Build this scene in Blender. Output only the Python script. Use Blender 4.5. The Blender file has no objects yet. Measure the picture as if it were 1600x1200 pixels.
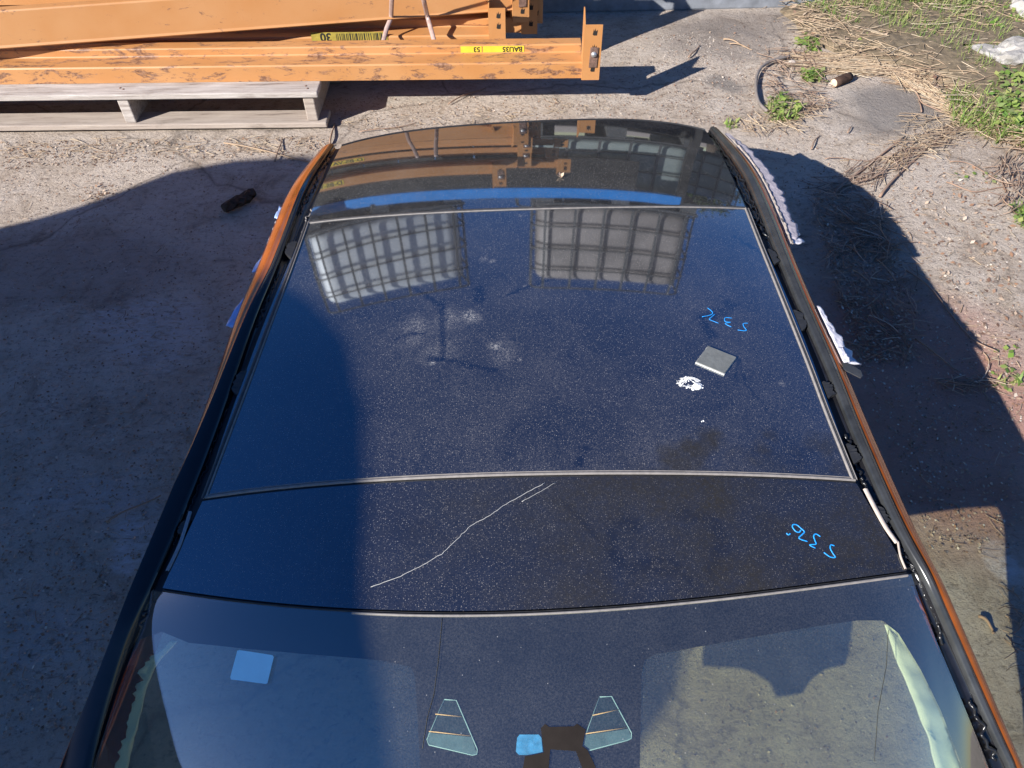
import bpy, bmesh, math, random
import numpy as np
from mathutils import Vector, Matrix, noise
random.seed(7); rng = np.random.RandomState(7)
sc = bpy.context.scene
COL = sc.collection
R = math.radians
# ------------------------------------------------------------------ camera
H, PITCH, ROLL, F = 1.55, R(48.0), R(0.8), 1209.0
X0 = Vector((1, 0, 0)); U0 = Vector((0, math.sin(PITCH), math.cos(PITCH))); FW = Vector((0, math.cos(PITCH), -math.sin(PITCH)))
CX = X0 * math.cos(ROLL) - U0 * math.sin(ROLL)
CU = U0 * math.cos(ROLL) + X0 * math.sin(ROLL)
CP = Vector((0, 0, H))
cam = bpy.data.cameras.new('camera'); camo = bpy.data.objects.new('camera', cam); COL.objects.link(camo)
camo.matrix_world = Matrix(((CX.x, CU.x, -FW.x, CP.x), (CX.y, CU.y, -FW.y, CP.y), (CX.z, CU.z, -FW.z, CP.z), (0, 0, 0, 1)))
cam.sensor_width = 36; cam.lens = F / 1600 * 36; cam.clip_start = 0.02; cam.clip_end = 500
sc.camera = camo
# ------------------------------------------------------------------ light
SUN_EL, SUN_AZ = R(29.0), R(38.0)          # the light travels towards +x, +y
SD = Vector((math.cos(SUN_EL) * math.cos(SUN_AZ), math.cos(SUN_EL) * math.sin(SUN_AZ), -math.sin(SUN_EL)))
w = bpy.data.worlds.new('World'); sc.world = w; w.use_nodes = True
wn = w.node_tree; bg = wn.nodes['Background']
sky = wn.nodes.new('ShaderNodeTexSky'); sky.sky_type = 'NISHITA'; sky.sun_disc = False
sky.sun_elevation = SUN_EL; sky.sun_rotation = math.atan2(-SD.x, -SD.y); sky.dust_density = 0.2; sky.air_density = 1.0; sky.ozone_density = 4.0
hs = wn.nodes.new('ShaderNodeHueSaturation'); hs.inputs['Saturation'].default_value = 1.28; hs.inputs['Hue'].default_value = 0.512
wn.links.new(sky.outputs[0], hs.inputs['Color']); wn.links.new(hs.outputs[0], bg.inputs[0]); bg.inputs[1].default_value = 0.068
sl = bpy.data.lights.new('sun', 'SUN'); sl.energy = 5.0; sl.angle = R(0.45); sl.color = (1.0, 0.965, 0.91)
so = bpy.data.objects.new('sun', sl); COL.objects.link(so); so.rotation_euler = SD.to_track_quat('-Z', 'Y').to_euler(); so.location = (-3, -3, 4)
vs = sc.view_settings; vs.view_transform = 'Standard'; vs.look = 'None'; vs.gamma = 1; vs.use_curve_mapping = False
vs.exposure = 1.10
sc.render.engine = 'CYCLES'; sc.cycles.max_bounces = 10; sc.cycles.transparent_max_bounces = 12

# ------------------------------------------------------------------ helpers
def ray(px, py):
    d = CX * ((px - 800) / F) + CU * ((600 - py) / F) + FW
    return d
def at(px, py, z=0.0):                     # point of the photograph at height z
    d = ray(px, py); t = (z - H) / d.z
    return CP + d * t
def on(px, py, fn):                        # point of the photograph on the surface z = fn(x, y)
    d = ray(px, py); t = .8; st = .03
    g_ = lambda t: (CP + d * t).z - fn((CP + d * t).x, (CP + d * t).y)
    while g_(t) > 0 and t < 3.2: t += st
    a, b = t - st, t
    for _ in range(26):
        m = (a + b) / 2
        if g_(m) > 0: a = m
        else: b = m
    return CP + d * b
def tag(o, label=None, cat=None, group=None, kind=None):
    if label: o['label'] = label
    if cat: o['category'] = cat
    if group: o['group'] = group
    if kind: o['kind'] = kind
    return o
def empty(name, loc, label=None, cat=None, group=None):
    o = bpy.data.objects.new(name, None); COL.objects.link(o); o.location = loc; o.empty_display_size = .05
    return tag(o, label, cat, group)
def link(name, me, parent=None):
    o = bpy.data.objects.new(name, me); COL.objects.link(o)
    if parent is not None:
        o.parent = parent
        root = parent
        while root.parent: root = root.parent
        if parent is root:
            if parent.type == 'EMPTY': o.location = -Vector(parent.location) if not root.get('local') else (0, 0, 0)
    return o
class MB:
    def __init__(s): s.v = []; s.f = []; s.sm = []
    def add(s, vs_, fs, smooth=False):
        b = len(s.v); s.v += [tuple(v) for v in vs_]; s.f += [tuple(i + b for i in f) for f in fs]; s.sm += [smooth] * len(fs)
    def box(s, c, size, rot=None, taper=0):
        c = Vector(c); hx, hy, hz = [q / 2 for q in size]
        pts = [Vector((x * hx, y * hy, z * hz)) for z in (-1, 1) for y in (-1, 1) for x in (-1, 1)]
        if rot is not None: pts = [rot @ p for p in pts]
        s.add([c + p for p in pts], [(0, 2, 3, 1), (4, 5, 7, 6), (0, 1, 5, 4), (2, 6, 7, 3), (0, 4, 6, 2), (1, 3, 7, 5)])
    def tube(s, pts, r, n=6, cap=True, flat=None):
        pts = [Vector(p) for p in pts]; m = len(pts); rows = []
        up = Vector((0, 0, 1))
        for i, p in enumerate(pts):
            t = (pts[min(i + 1, m - 1)] - pts[max(i - 1, 0)]).normalized()
            a = t.cross(up)
            if a.length < 1e-3: a = t.cross(Vector((1, 0, 0)))
            a.normalize(); b = a.cross(t)
            rr = r[i] if isinstance(r, (list, tuple)) else r
            for k in range(n):
                q = 2 * math.pi * k / n
                rows.append(p + a * (rr * math.cos(q)) + b * (rr * (flat or 1) * math.sin(q)))
        fs = []
        for i in range(m - 1):
            for k in range(n):
                k2 = (k + 1) % n
                fs.append((i * n + k, i * n + k2, (i + 1) * n + k2, (i + 1) * n + k))
        if cap: fs += [tuple(range(n - 1, -1, -1)), tuple((m - 1) * n + k for k in range(n))]
        s.add(rows, fs, True)
    def rows(s, rows, smooth=True, flip=False):
        n = len(rows[0]); vs_ = [p for r in rows for p in r]; fs = []
        for i in range(len(rows) - 1):
            for j in range(n - 1):
                q = (i * n + j, i * n + j + 1, (i + 1) * n + j + 1, (i + 1) * n + j)
                fs.append(q[::-1] if flip else q)
        s.add(vs_, fs, smooth)
    def prism(s, poly, z0, z1, tf=lambda p: p):     # poly: list of (a,b), extruded along c
        n = len(poly); vs_ = [tf(Vector((a, b, z0))) for a, b in poly] + [tf(Vector((a, b, z1))) for a, b in poly]
        fs = [tuple(range(n - 1, -1, -1)), tuple(range(n, 2 * n))] + [(i, (i + 1) % n, n + (i + 1) % n, n + i) for i in range(n)]
        s.add(vs_, fs)
    def mesh(s, name, mat, bevel=0):
        me = bpy.data.meshes.new(name); me.from_pydata(s.v, [], s.f); me.update()
        me.polygons.foreach_set('use_smooth', s.sm)
        if mat: me.materials.append(mat)
        return me
    def build(s, name, mat, parent=None, bevel=0):
        o = link(name, s.mesh(name, mat), parent)
        if bevel:
            m = o.modifiers.new('b', 'BEVEL'); m.width = bevel; m.segments = 2; m.limit_method = 'ANGLE'
        return o
def normalfix(o):
    bm = bmesh.new(); bm.from_mesh(o.data); bmesh.ops.recalc_face_normals(bm, faces=bm.faces); bm.to_mesh(o.data); bm.free(); return o

# ------------------------------------------------------------------ materials
def new_mat(name):
    m = bpy.data.materials.new(name); m.use_nodes = True; nt = m.node_tree
    return m, nt, nt.nodes['Principled BSDF'], nt.nodes['Material Output']
def N(nt, t, **kw):
    n = nt.nodes.new(t)
    for k, v in kw.items():
        if k in n.inputs: n.inputs[k].default_value = v
        else: setattr(n, k, v)
    return n
def coords(nt, scale=1.0, vec=None):
    tc = nt.nodes.new('ShaderNodeNewGeometry')
    if scale == 1.0 and vec is None: return tc.outputs['Position']
    mp = nt.nodes.new('ShaderNodeMapping'); mp.inputs['Scale'].default_value = vec or (scale,) * 3
    nt.links.new(tc.outputs['Position'], mp.inputs['Vector']); return mp.outputs[0]
def objco(nt, vec=(1, 1, 1)):
    tc = nt.nodes.new('ShaderNodeTexCoord'); mp = nt.nodes.new('ShaderNodeMapping'); mp.inputs['Scale'].default_value = vec
    nt.links.new(tc.outputs['Object'], mp.inputs['Vector']); return mp.outputs[0]
def noise_n(nt, co, scale, detail=6, rough=.6, dist=0):
    n = N(nt, 'ShaderNodeTexNoise', Scale=scale, Detail=detail, Roughness=rough, Distortion=dist); nt.links.new(co, n.inputs['Vector']); return n.outputs['Fac']
def ramp(nt, fac, stops):
    r = nt.nodes.new('ShaderNodeValToRGB'); e = r.color_ramp.elements
    while len(e) > len(stops): e.remove(e[-1])
    while len(e) < len(stops): e.new(.5)
    for k, (p, c) in enumerate(stops):
        e[k].position = p; e[k].color = (c, c, c, 1) if isinstance(c, (int, float)) else (*c, 1)
    nt.links.new(fac, r.inputs[0]); return r.outputs[0]
def mixc(nt, fac, a, b, mode='MIX'):
    m = nt.nodes.new('ShaderNodeMix'); m.data_type = 'RGBA'; m.blend_type = mode
    for sock, v in ((m.inputs[0], fac), (m.inputs[6], a), (m.inputs[7], b)):
        if isinstance(v, (int, float)): sock.default_value = v
        elif isinstance(v, tuple): sock.default_value = (*v, 1)
        else: nt.links.new(v, sock)
    return m.outputs[2]
def bump(nt, bsdf, h, strength, dist=.01, prev=None):
    b = N(nt, 'ShaderNodeBump', Strength=strength, Distance=dist); nt.links.new(h, b.inputs['Height'])
    if prev: nt.links.new(prev, b.inputs['Normal'])
    nt.links.new(b.outputs[0], bsdf.inputs['Normal']); return b.outputs[0]
def simple(name, col, rough=.5, metal=0.0, spec=.5, var=.25, scale=30, bmp=0.0):
    m, nt, b, o = new_mat(name); co = coords(nt)
    n = noise_n(nt, co, scale)
    c = mixc(nt, ramp(nt, n, [(.3, 0), (.7, 1)]), tuple(q * (1 - var) for q in col), tuple(min(1, q * (1 + var)) for q in col))
    nt.links.new(c, b.inputs['Base Color']); b.inputs['Roughness'].default_value = rough; b.inputs['Metallic'].default_value = metal
    b.inputs['Specular IOR Level'].default_value = spec
    if bmp: bump(nt, b, n, bmp)
    return m

def _g(px, py): p = at(px, py, 0); return p.x, p.y
STAIN_SHADE = []
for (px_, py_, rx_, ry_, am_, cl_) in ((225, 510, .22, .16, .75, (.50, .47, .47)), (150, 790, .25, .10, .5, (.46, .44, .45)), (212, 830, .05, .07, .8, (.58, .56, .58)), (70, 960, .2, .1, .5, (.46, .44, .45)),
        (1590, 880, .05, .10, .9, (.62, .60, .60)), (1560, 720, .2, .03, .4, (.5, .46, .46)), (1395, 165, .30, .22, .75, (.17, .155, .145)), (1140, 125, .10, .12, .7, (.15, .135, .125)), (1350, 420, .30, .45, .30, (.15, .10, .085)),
        (1120, 60, .35, .25, .5, (.17, .15, .14)), (80, 420, .5, .25, .35, (.16, .12, .11)), (1450, 620, .45, .60, .8, (.38, .19, .145)), (1180, 35, .5, .15, .5, (.14, .12, .11)), (560, 150, .5, .1, .5, (.45, .42, .36))):  # the wide brown patch at right paints the warm tint of the roof's shade
    STAIN_SHADE.append((*_g(px_, py_), rx_, ry_, am_, cl_))
def mat_concrete():
    m, nt, b, o = new_mat('concrete'); co = coords(nt)
    big = noise_n(nt, co, 1.3, 5, .6, .4); mid = noise_n(nt, co, 7, 8, .7, .6); fine = noise_n(nt, co, 60, 8, .75); streak = noise_n(nt, coords(nt, vec=(22, 60, 30)), 1.0, 8, .75, .8); grit = noise_n(nt, co, 260, 4, .8)
    c = mixc(nt, ramp(nt, big, [(.3, 0), (.7, 1)]), (.33, .258, .20), (.465, .382, .305))
    c = mixc(nt, ramp(nt, mid, [(.38, 0), (.66, 1)]), c, (.51, .435, .37))
    c = mixc(nt, ramp(nt, mid, [(.30, .55), (.42, 0)]), c, (.13, .105, .09))
    c = mixc(nt, ramp(nt, streak, [(.32, .75), (.44, 0)]), c, (.13, .095, .08))
    c = mixc(nt, ramp(nt, streak, [(.58, 0), (.70, .55)]), c, (.59, .525, .46))
    c = mixc(nt, ramp(nt, fine, [(.3, .8), (.46, 0)]), c, (.10, .08, .068))
    c = mixc(nt, ramp(nt, fine, [(.56, 0), (.72, .5)]), c, (.50, .45, .40))
    c = mixc(nt, ramp(nt, grit, [(.30, .6), (.42, 0)]), c, (.07, .055, .05))
    # pale lime stains
    st = noise_n(nt, co, 2.1, 9, .75, 1.2)
    c = mixc(nt, ramp(nt, st, [(.60, 0), (.70, .45)]), c, (.50, .48, .46))
    # cracks
    vo = N(nt, 'ShaderNodeTexVoronoi', Scale=.55); vo.feature = 'DISTANCE_TO_EDGE'
    wob = nt.nodes.new('ShaderNodeVectorMath'); wob.operation = 'MULTIPLY_ADD'; wob.inputs[1].default_value = (.35, .35, .35)
    nn = N(nt, 'ShaderNodeTexNoise', Scale=3.0, Detail=5); nt.links.new(co, nn.inputs['Vector']); nt.links.new(nn.outputs['Color'], wob.inputs[0]); nt.links.new(co, wob.inputs[2]); nt.links.new(wob.outputs[0], vo.inputs['Vector'])
    cr = ramp(nt, vo.outputs['Distance'], [(.0, .55), (.006, 0)])
    c = mixc(nt, cr, c, (.07, .055, .045))
    # stains and the brown shade tint, at fixed places on the slab: (x, y, half width, half depth, amount, colour)
    for sx, sy, rx, ry, am, cl in STAIN_SHADE:
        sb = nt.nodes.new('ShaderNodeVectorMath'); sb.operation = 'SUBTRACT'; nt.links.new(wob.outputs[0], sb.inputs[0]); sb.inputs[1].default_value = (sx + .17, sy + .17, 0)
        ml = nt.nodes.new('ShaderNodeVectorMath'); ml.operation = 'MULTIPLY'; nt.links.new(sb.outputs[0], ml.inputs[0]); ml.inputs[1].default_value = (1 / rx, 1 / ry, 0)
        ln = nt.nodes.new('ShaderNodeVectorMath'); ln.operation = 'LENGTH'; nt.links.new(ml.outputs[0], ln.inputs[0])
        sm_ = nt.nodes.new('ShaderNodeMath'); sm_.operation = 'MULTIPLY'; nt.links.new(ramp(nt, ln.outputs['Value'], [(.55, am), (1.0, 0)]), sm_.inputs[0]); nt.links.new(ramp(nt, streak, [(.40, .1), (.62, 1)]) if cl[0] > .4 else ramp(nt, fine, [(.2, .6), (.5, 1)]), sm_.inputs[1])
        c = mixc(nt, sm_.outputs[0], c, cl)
    nt.links.new(c, b.inputs['Base Color']); b.inputs['Roughness'].default_value = .93; b.inputs['Specular IOR Level'].default_value = .2
    p = bump(nt, b, mid, .6, .025); p = bump(nt, b, streak, .55, .008, p); p = bump(nt, b, fine, 1.0, .009, p); bump(nt, b, grit, .7, .003, p)
    return m
def mat_wood(name, a, bcol, dark):
    m, nt, b, o = new_mat(name); co = objco(nt, (1.2, 14, 14))
    g = noise_n(nt, co, 5, 9, .7, .5); s = noise_n(nt, objco(nt, (1, 3, 3)), 4, 5, .6)
    c = mixc(nt, ramp(nt, g, [(.32, 0), (.68, 1)]), a, bcol)
    c = mixc(nt, ramp(nt, g, [(.30, .9), (.40, 0)]), c, dark)
    c = mixc(nt, ramp(nt, s, [(.62, 0), (.75, .6)]), c, dark)
    nt.links.new(c, b.inputs['Base Color']); b.inputs['Roughness'].default_value = .85; b.inputs['Specular IOR Level'].default_value = .2
    bump(nt, b, g, .6, .004); return m
def mat_orange(name='orange_paint', rust=.60, base=(.40, .172, .052)):
    m, nt, b, o = new_mat(name); co = coords(nt)
    n1 = noise_n(nt, co, 5, 4, .5); r1 = noise_n(nt, coords(nt, vec=(3, 9, 9)), 3.5, 10, .75, .5); r2 = noise_n(nt, co, 90, 6, .7)
    c = mixc(nt, ramp(nt, n1, [(.3, 0), (.7, 1)]), base, (base[0] * 1.1, base[1] * 1.25, base[2] * 1.6))
    c = mixc(nt, ramp(nt, r2, [(.60, 0), (.72, .35)]), c, (.35, .12, .05))
    mask = ramp(nt, r1, [(rust, 0), (rust + .045, .9)])
    c = mixc(nt, mask, c, mixc(nt, ramp(nt, r2, [(.4, 0), (.6, 1)]), (.095, .04, .025), (.26, .14, .085)))
    nt.links.new(c, b.inputs['Base Color']); b.inputs['Roughness'].default_value = .5
    bump(nt, b, r1, .15, .003); return m
def mat_roofglass(name='tinted_roof_glass', ior=3.0):
    # near-black glass under a film of road dust; the vertex layers say where dust lies
    m, nt, b, o = new_mat(name); co = coords(nt)
    at_ = N(nt, 'ShaderNodeAttribute', attribute_name='dirt')   # r = dust, g = painted dark reflections and dull film, b = pale
    sep = nt.nodes.new('ShaderNodeSeparateColor'); nt.links.new(at_.outputs['Color'], sep.inputs[0])
    b.inputs['Base Color'].default_value = (.003, .004, .006, 1); b.inputs['Roughness'].default_value = .04; b.inputs['IOR'].default_value = ior; b.inputs['Specular Tint'].default_value = (.80, .89, 1.0, 1)
    dust = nt.nodes.new('ShaderNodeBsdfPrincipled'); dust.inputs['Roughness'].default_value = .9; dust.inputs['Specular IOR Level'].default_value = .1
    f1 = noise_n(nt, co, 420, 3, .7); f2 = noise_n(nt, co, 9, 6, .7, .6)
    film = nt.nodes.new('ShaderNodeMath'); film.operation = 'MULTIPLY'
    nt.links.new(ramp(nt, f1, [(.38, .008), (.62, .046), (.72, .11)]), film.inputs[0]); nt.links.new(ramp(nt, f2, [(.3, .45), (.7, 1.2)]), film.inputs[1])
    sc1 = nt.nodes.new('ShaderNodeMath'); sc1.operation = 'MULTIPLY'; nt.links.new(film.outputs[0], sc1.inputs[0]); nt.links.new(sep.outputs[0], sc1.inputs[1])
    sc2 = nt.nodes.new('ShaderNodeMath'); sc2.operation = 'MULTIPLY'; sc2.inputs[1].default_value = 2.0; nt.links.new(sc1.outputs[0], sc2.inputs[0])
    # specks
    def specks(scale, size, keep, amt):
        v = N(nt, 'ShaderNodeTexVoronoi', Scale=scale); nt.links.new(co, v.inputs['Vector'])
        a = ramp(nt, v.outputs['Distance'], [(size * .55, 1), (size, 0)])
        s2 = nt.nodes.new('ShaderNodeSeparateColor'); nt.links.new(v.outputs['Color'], s2.inputs[0])
        k = ramp(nt, s2.outputs[0], [(keep, 0), (keep + .02, 1)])
        mm = nt.nodes.new('ShaderNodeMath'); mm.operation = 'MULTIPLY'; nt.links.new(a, mm.inputs[0]); nt.links.new(k, mm.inputs[1])
        m3 = nt.nodes.new('ShaderNodeMath'); m3.operation = 'MULTIPLY'; nt.links.new(mm.outputs[0], m3.inputs[0]); m3.inputs[1].default_value = amt
        return m3.outputs[0]
    tot = sc2.outputs[0]
    for q in (specks(420, .32, .50, .26), specks(260, .24, .62, .40), specks(90, .07, .80, .7)):
        ad = nt.nodes.new('ShaderNodeMath'); ad.operation = 'MAXIMUM'; nt.links.new(tot, ad.inputs[0]); nt.links.new(q, ad.inputs[1]); tot = ad.outputs[0]
    # pale deposits
    pn = ramp(nt, noise_n(nt, co, 300, 6, .9), [(.50, 0), (.58, 1)])
    pm = nt.nodes.new('ShaderNodeMath'); pm.operation = 'MULTIPLY'; nt.links.new(pn, pm.inputs[0]); nt.links.new(sep.outputs[2], pm.inputs[1])
    ad = nt.nodes.new('ShaderNodeMath'); ad.operation = 'ADD'; ad.use_clamp = True; nt.links.new(tot, ad.inputs[0]); nt.links.new(pm.outputs[0], ad.inputs[1])
    dc = mixc(nt, sep.outputs[2], (.50, .46, .42), (.62, .60, .56))
    nt.links.new(dc, dust.inputs['Base Color'])
    mx = nt.nodes.new('ShaderNodeMixShader'); nt.links.new(ad.outputs[0], mx.inputs[0]); nt.links.new(b.outputs[0], mx.inputs[1]); nt.links.new(dust.outputs[0], mx.inputs[2])
    # dull layer: dark reflections painted in, and the matte front panel film
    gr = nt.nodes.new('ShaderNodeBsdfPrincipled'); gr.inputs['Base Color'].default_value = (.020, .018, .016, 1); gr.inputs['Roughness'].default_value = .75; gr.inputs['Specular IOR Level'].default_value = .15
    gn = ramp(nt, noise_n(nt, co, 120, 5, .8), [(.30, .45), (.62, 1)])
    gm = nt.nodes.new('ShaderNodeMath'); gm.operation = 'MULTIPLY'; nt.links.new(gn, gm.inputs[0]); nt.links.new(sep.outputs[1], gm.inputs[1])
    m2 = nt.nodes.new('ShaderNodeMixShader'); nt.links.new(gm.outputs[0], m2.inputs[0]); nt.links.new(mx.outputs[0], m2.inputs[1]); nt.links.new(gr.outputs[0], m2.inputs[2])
    nt.links.new(m2.outputs[0], o.inputs[0]); return m
def mat_windshield():
    m, nt, b, o = new_mat('laminated_glass'); co = coords(nt); nt.nodes.remove(b)
    tr = nt.nodes.new('ShaderNodeBsdfTransparent'); tr.inputs[0].default_value = (.94, .965, .83, 1)
    gl = nt.nodes.new('ShaderNodeBsdfGlossy'); gl.inputs['Roughness'].default_value = .015; gl.inputs[0].default_value = (1, 1, 1, 1)
    # Schlick reflectance, the same from both sides of the sheet
    gm_ = nt.nodes.new('ShaderNodeNewGeometry'); dt = nt.nodes.new('ShaderNodeVectorMath'); dt.operation = 'DOT_PRODUCT'; nt.links.new(gm_.outputs['Normal'], dt.inputs[0]); nt.links.new(gm_.outputs['Incoming'], dt.inputs[1])
    def mth(op, a, b_=None):
        q = nt.nodes.new('ShaderNodeMath'); q.operation = op
        for i_, v_ in enumerate((a, b_)):
            if v_ is None: continue
            if isinstance(v_, (int, float)): q.inputs[i_].default_value = v_
            else: nt.links.new(v_, q.inputs[i_])
        return q.outputs[0]
    sch = mth('ADD', mth('MULTIPLY', mth('POWER', mth('SUBTRACT', 1.0, mth('ABSOLUTE', dt.outputs['Value'])), 5.0), .79), .21)
    mx = nt.nodes.new('ShaderNodeMixShader'); nt.links.new(sch, mx.inputs[0]); nt.links.new(tr.outputs[0], mx.inputs[1]); nt.links.new(gl.outputs[0], mx.inputs[2])
    du = nt.nodes.new('ShaderNodeBsdfDiffuse'); du.inputs[0].default_value = (.5, .48, .46, 1)
    f1 = noise_n(nt, co, 380, 3, .7); f2 = noise_n(nt, co, 8, 5, .7)
    mm = nt.nodes.new('ShaderNodeMath'); mm.operation = 'MULTIPLY'; nt.links.new(ramp(nt, f1, [(.38, .015), (.66, .06), (.74, .10)]), mm.inputs[0]); nt.links.new(ramp(nt, f2, [(.3, .6), (.7, 1.2)]), mm.inputs[1])
    v = N(nt, 'ShaderNodeTexVoronoi', Scale=80); nt.links.new(co, v.inputs['Vector'])
    s2 = nt.nodes.new('ShaderNodeSeparateColor'); nt.links.new(v.outputs['Color'], s2.inputs[0])
    a = nt.nodes.new('ShaderNodeMath'); a.operation = 'MULTIPLY'; nt.links.new(ramp(nt, v.outputs['Distance'], [(.04, .45), (.08, 0)]), a.inputs[0]); nt.links.new(ramp(nt, s2.outputs[0], [(.6, 0), (.62, 1)]), a.inputs[1])
    ad = nt.nodes.new('ShaderNodeMath'); ad.operation = 'MAXIMUM'; nt.links.new(a.outputs[0], ad.inputs[0]); nt.links.new(mm.outputs[0], ad.inputs[1])
    m2 = nt.nodes.new('ShaderNodeMixShader'); nt.links.new(ad.outputs[0], m2.inputs[0]); nt.links.new(mx.outputs[0], m2.inputs[1]); nt.links.new(du.outputs[0], m2.inputs[2])
    nt.links.new(m2.outputs[0], o.inputs[0]); return m
def mat_leaf(name, cols, rough=.6, trans=True):
    m, nt, b, o = new_mat(name)
    oi = nt.nodes.new('ShaderNodeNewGeometry')
    c = ramp(nt, oi.outputs['Random Per Island'], [(k / max(1, len(cols) - 1), q) for k, q in enumerate(cols)])
    nt.links.new(c, b.inputs['Base Color']); b.inputs['Roughness'].default_value = rough; b.inputs['Specular IOR Level'].default_value = .25
    if trans:
        t = nt.nodes.new('ShaderNodeBsdfTranslucent'); nt.links.new(c, t.inputs[0])
        mx = nt.nodes.new('ShaderNodeMixShader'); mx.inputs[0].default_value = .35; nt.links.new(b.outputs[0], mx.inputs[1]); nt.links.new(t.outputs[0], mx.inputs[2]); nt.links.new(mx.outputs[0], o.inputs[0])
    return m
M = {}
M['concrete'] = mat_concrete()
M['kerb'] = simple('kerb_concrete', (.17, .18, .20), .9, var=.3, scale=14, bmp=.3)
M['pallet'] = mat_wood('weathered_pallet_wood', (.24, .20, .175), (.50, .455, .42), (.11, .075, .06))
M['pallet_dark'] = mat_wood('grey_pallet_wood', (.26, .21, .18), (.40, .34, .29), (.10, .075, .06))
M['orange'] = mat_orange(); M['orange_rusty'] = mat_orange('scuffed_orange_paint', .53)
M['rust'] = simple('rusty_steel', (.17, .10, .075), .7, .3, var=.5, scale=80, bmp=.2)
M['zinc'] = simple('zinc_steel', (.42, .42, .42), .4, .7, var=.3, scale=60)
M['slot'] = simple('dark_slot', (.012, .008, .006), .8, var=.1)
M['yellow'] = simple('yellow_sticker', (.62, .45, .03), .6, var=.08, scale=40)
M['yellow_dull'] = simple('grimy_yellow_sticker', (.30, .23, .035), .7, var=.3, scale=40)  # darker copy of the yellow, with the upper beam's shade in the colour
M['ink'] = simple('black_ink', (.012, .012, .012), .6, var=.1)
M['strap'] = simple('brown_strapping', (.34, .24, .21), .32, var=.2, scale=50)
M['blackpaint'] = simple('black_gutter', (.008, .008, .010), .22, var=.3, scale=40)
M['blackgloss'] = simple('black_gloss_rail', (.006, .006, .008), .12, var=.3, scale=40)
M['rubber'] = simple('black_rubber', (.018, .018, .019), .55, var=.4, scale=80)
M['sealant'] = simple('black_sealant', (.012, .012, .013), .28, var=.4, scale=120)
M['trim'] = simple('dusty_grey_trim', (.20, .18, .165), .6, var=.2, scale=90)
M['trim_dark'] = simple('dark_rubber_trim', (.045, .043, .042), .5, var=.3, scale=90)
M['dustedge'] = simple('dusty_beige_edge', (.40, .33, .28), .85, var=.2, scale=60)
M['rail'] = simple('grey_black_rail', (.026, .027, .028), .27, var=.35, scale=25, bmp=.03)
M['foam'] = simple('torn_white_foam', (.56, .54, .58), .9, var=.08, scale=60, bmp=.3)
M['foamedge'] = simple('beige_foam_edge', (.34, .29, .25), .9, var=.3, scale=90)
M['fabric'] = simple('grey_headliner', (.36, .32, .345), .95, var=.12, scale=80, bmp=.3)
M['blueplastic'] = simple('pale_blue_film', (.30, .42, .72), .35, var=.15, scale=20)  # white plastic with the blue skylight put into its colour
M['copper'] = simple('copper_body_paint', (.34, .085, .012), .14, .45, var=.3, scale=16, bmp=.02)
M['frit'] = simple('black_frit', (.010, .010, .013), .35, var=.2)
M['paleblue'] = simple('pale_blue_sticker', (.56, .90, .93), .55, var=.05, scale=30)
M['aqua'] = simple('pale_window_edge', (.26, .42, .48), .5, var=.1, scale=50)
M['sensor'] = simple('sensor_gel', (.07, .28, .60), .15, var=.4, scale=60)
M['wire'] = simple('copper_heating_wire', (.62, .40, .20), .5, var=.1)
M['bluepen'] = simple('blue_paint_pen', (.02, .32, .85), .45, var=.25, scale=200)
M['white'] = simple('white_splash', (.82, .81, .78), .8, var=.1, scale=200, bmp=.3)
M['pad'] = simple('grey_pad_top', (.13, .135, .13), .8, var=.15, scale=70, bmp=.15)
M['padedge'] = simple('pale_adhesive', (.62, .60, .55), .7, var=.2, scale=100)
M['mint'] = simple('pale_inner_trim', (.80, .84, .80), .7, var=.08, scale=30)
M['under'] = simple('roof_frame', (.016, .016, .018), .6, var=.2)
M['rock'] = simple('white_concrete_rubble', (.30, .28, .26), .95, var=.4, scale=14, bmp=.8)
M['pebble'] = simple('pebble', (.42, .36, .30), .9, var=.5, scale=12)
M['bark'] = mat_wood('dark_bark', (.035, .020, .014), (.085, .05, .035), (.015, .01, .008))
M['cutwood'] = simple('cut_wood', (.55, .40, .28), .8, var=.3, scale=60)
M['twig'] = mat_leaf('twig', [(.12, .075, .055), (.36, .25, .18), (.22, .14, .10), (.50, .38, .29)], trans=False)
M['straw'] = mat_leaf('straw', [(.38, .27, .17), (.48, .37, .25), (.26, .17, .11), (.52, .43, .31)], trans=False)
M['debris'] = mat_leaf('debris', [(.30, .17, .10), (.12, .07, .05), (.40, .30, .22), (.20, .12, .08), (.5, .42, .34)], trans=False)
M['grass'] = mat_leaf('grass', [(.10, .20, .03), (.24, .32, .08), (.34, .36, .12), (.17, .28, .05), (.30, .30, .14), (.12, .24, .05)])
M['tree'] = mat_leaf('tree_leaf', [(.03, .06, .02), (.06, .10, .03)])
M['trunk'] = simple('trunk', (.10, .075, .055), .9, var=.3)
M['hose'] = simple('old_hose', (.17, .145, .13), .6, var=.3, scale=40)
M['tankwhite'] = simple('white_tank_plastic', (.80, .81, .82), .45, var=.08, scale=3)
M['tankdark'] = simple('dirty_tank_plastic', (.30, .26, .24), .5, var=.3, scale=3)
M['tankgreen'] = simple('greenish_tank_plastic', (.30, .34, .32), .5, var=.2, scale=3)
M['cage'] = simple('galvanised_cage', (.11, .11, .11), .5, .3, var=.2)
M['bluesteel'] = simple('blue_rack_steel', (.02, .24, .68), .45, var=.12, scale=8)
M['darkwall'] = simple('dark_boards', (.035, .032, .03), .8, var=.4, scale=6)
M['vanpaint'] = simple('dark_van_paint', (.045, .05, .06), .35, var=.15, scale=3)
M['vanglass'] = simple('van_glass', (.01, .012, .014), .05)
M['lamp'] = simple('red_lens', (.45, .02, .02), .2)

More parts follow.
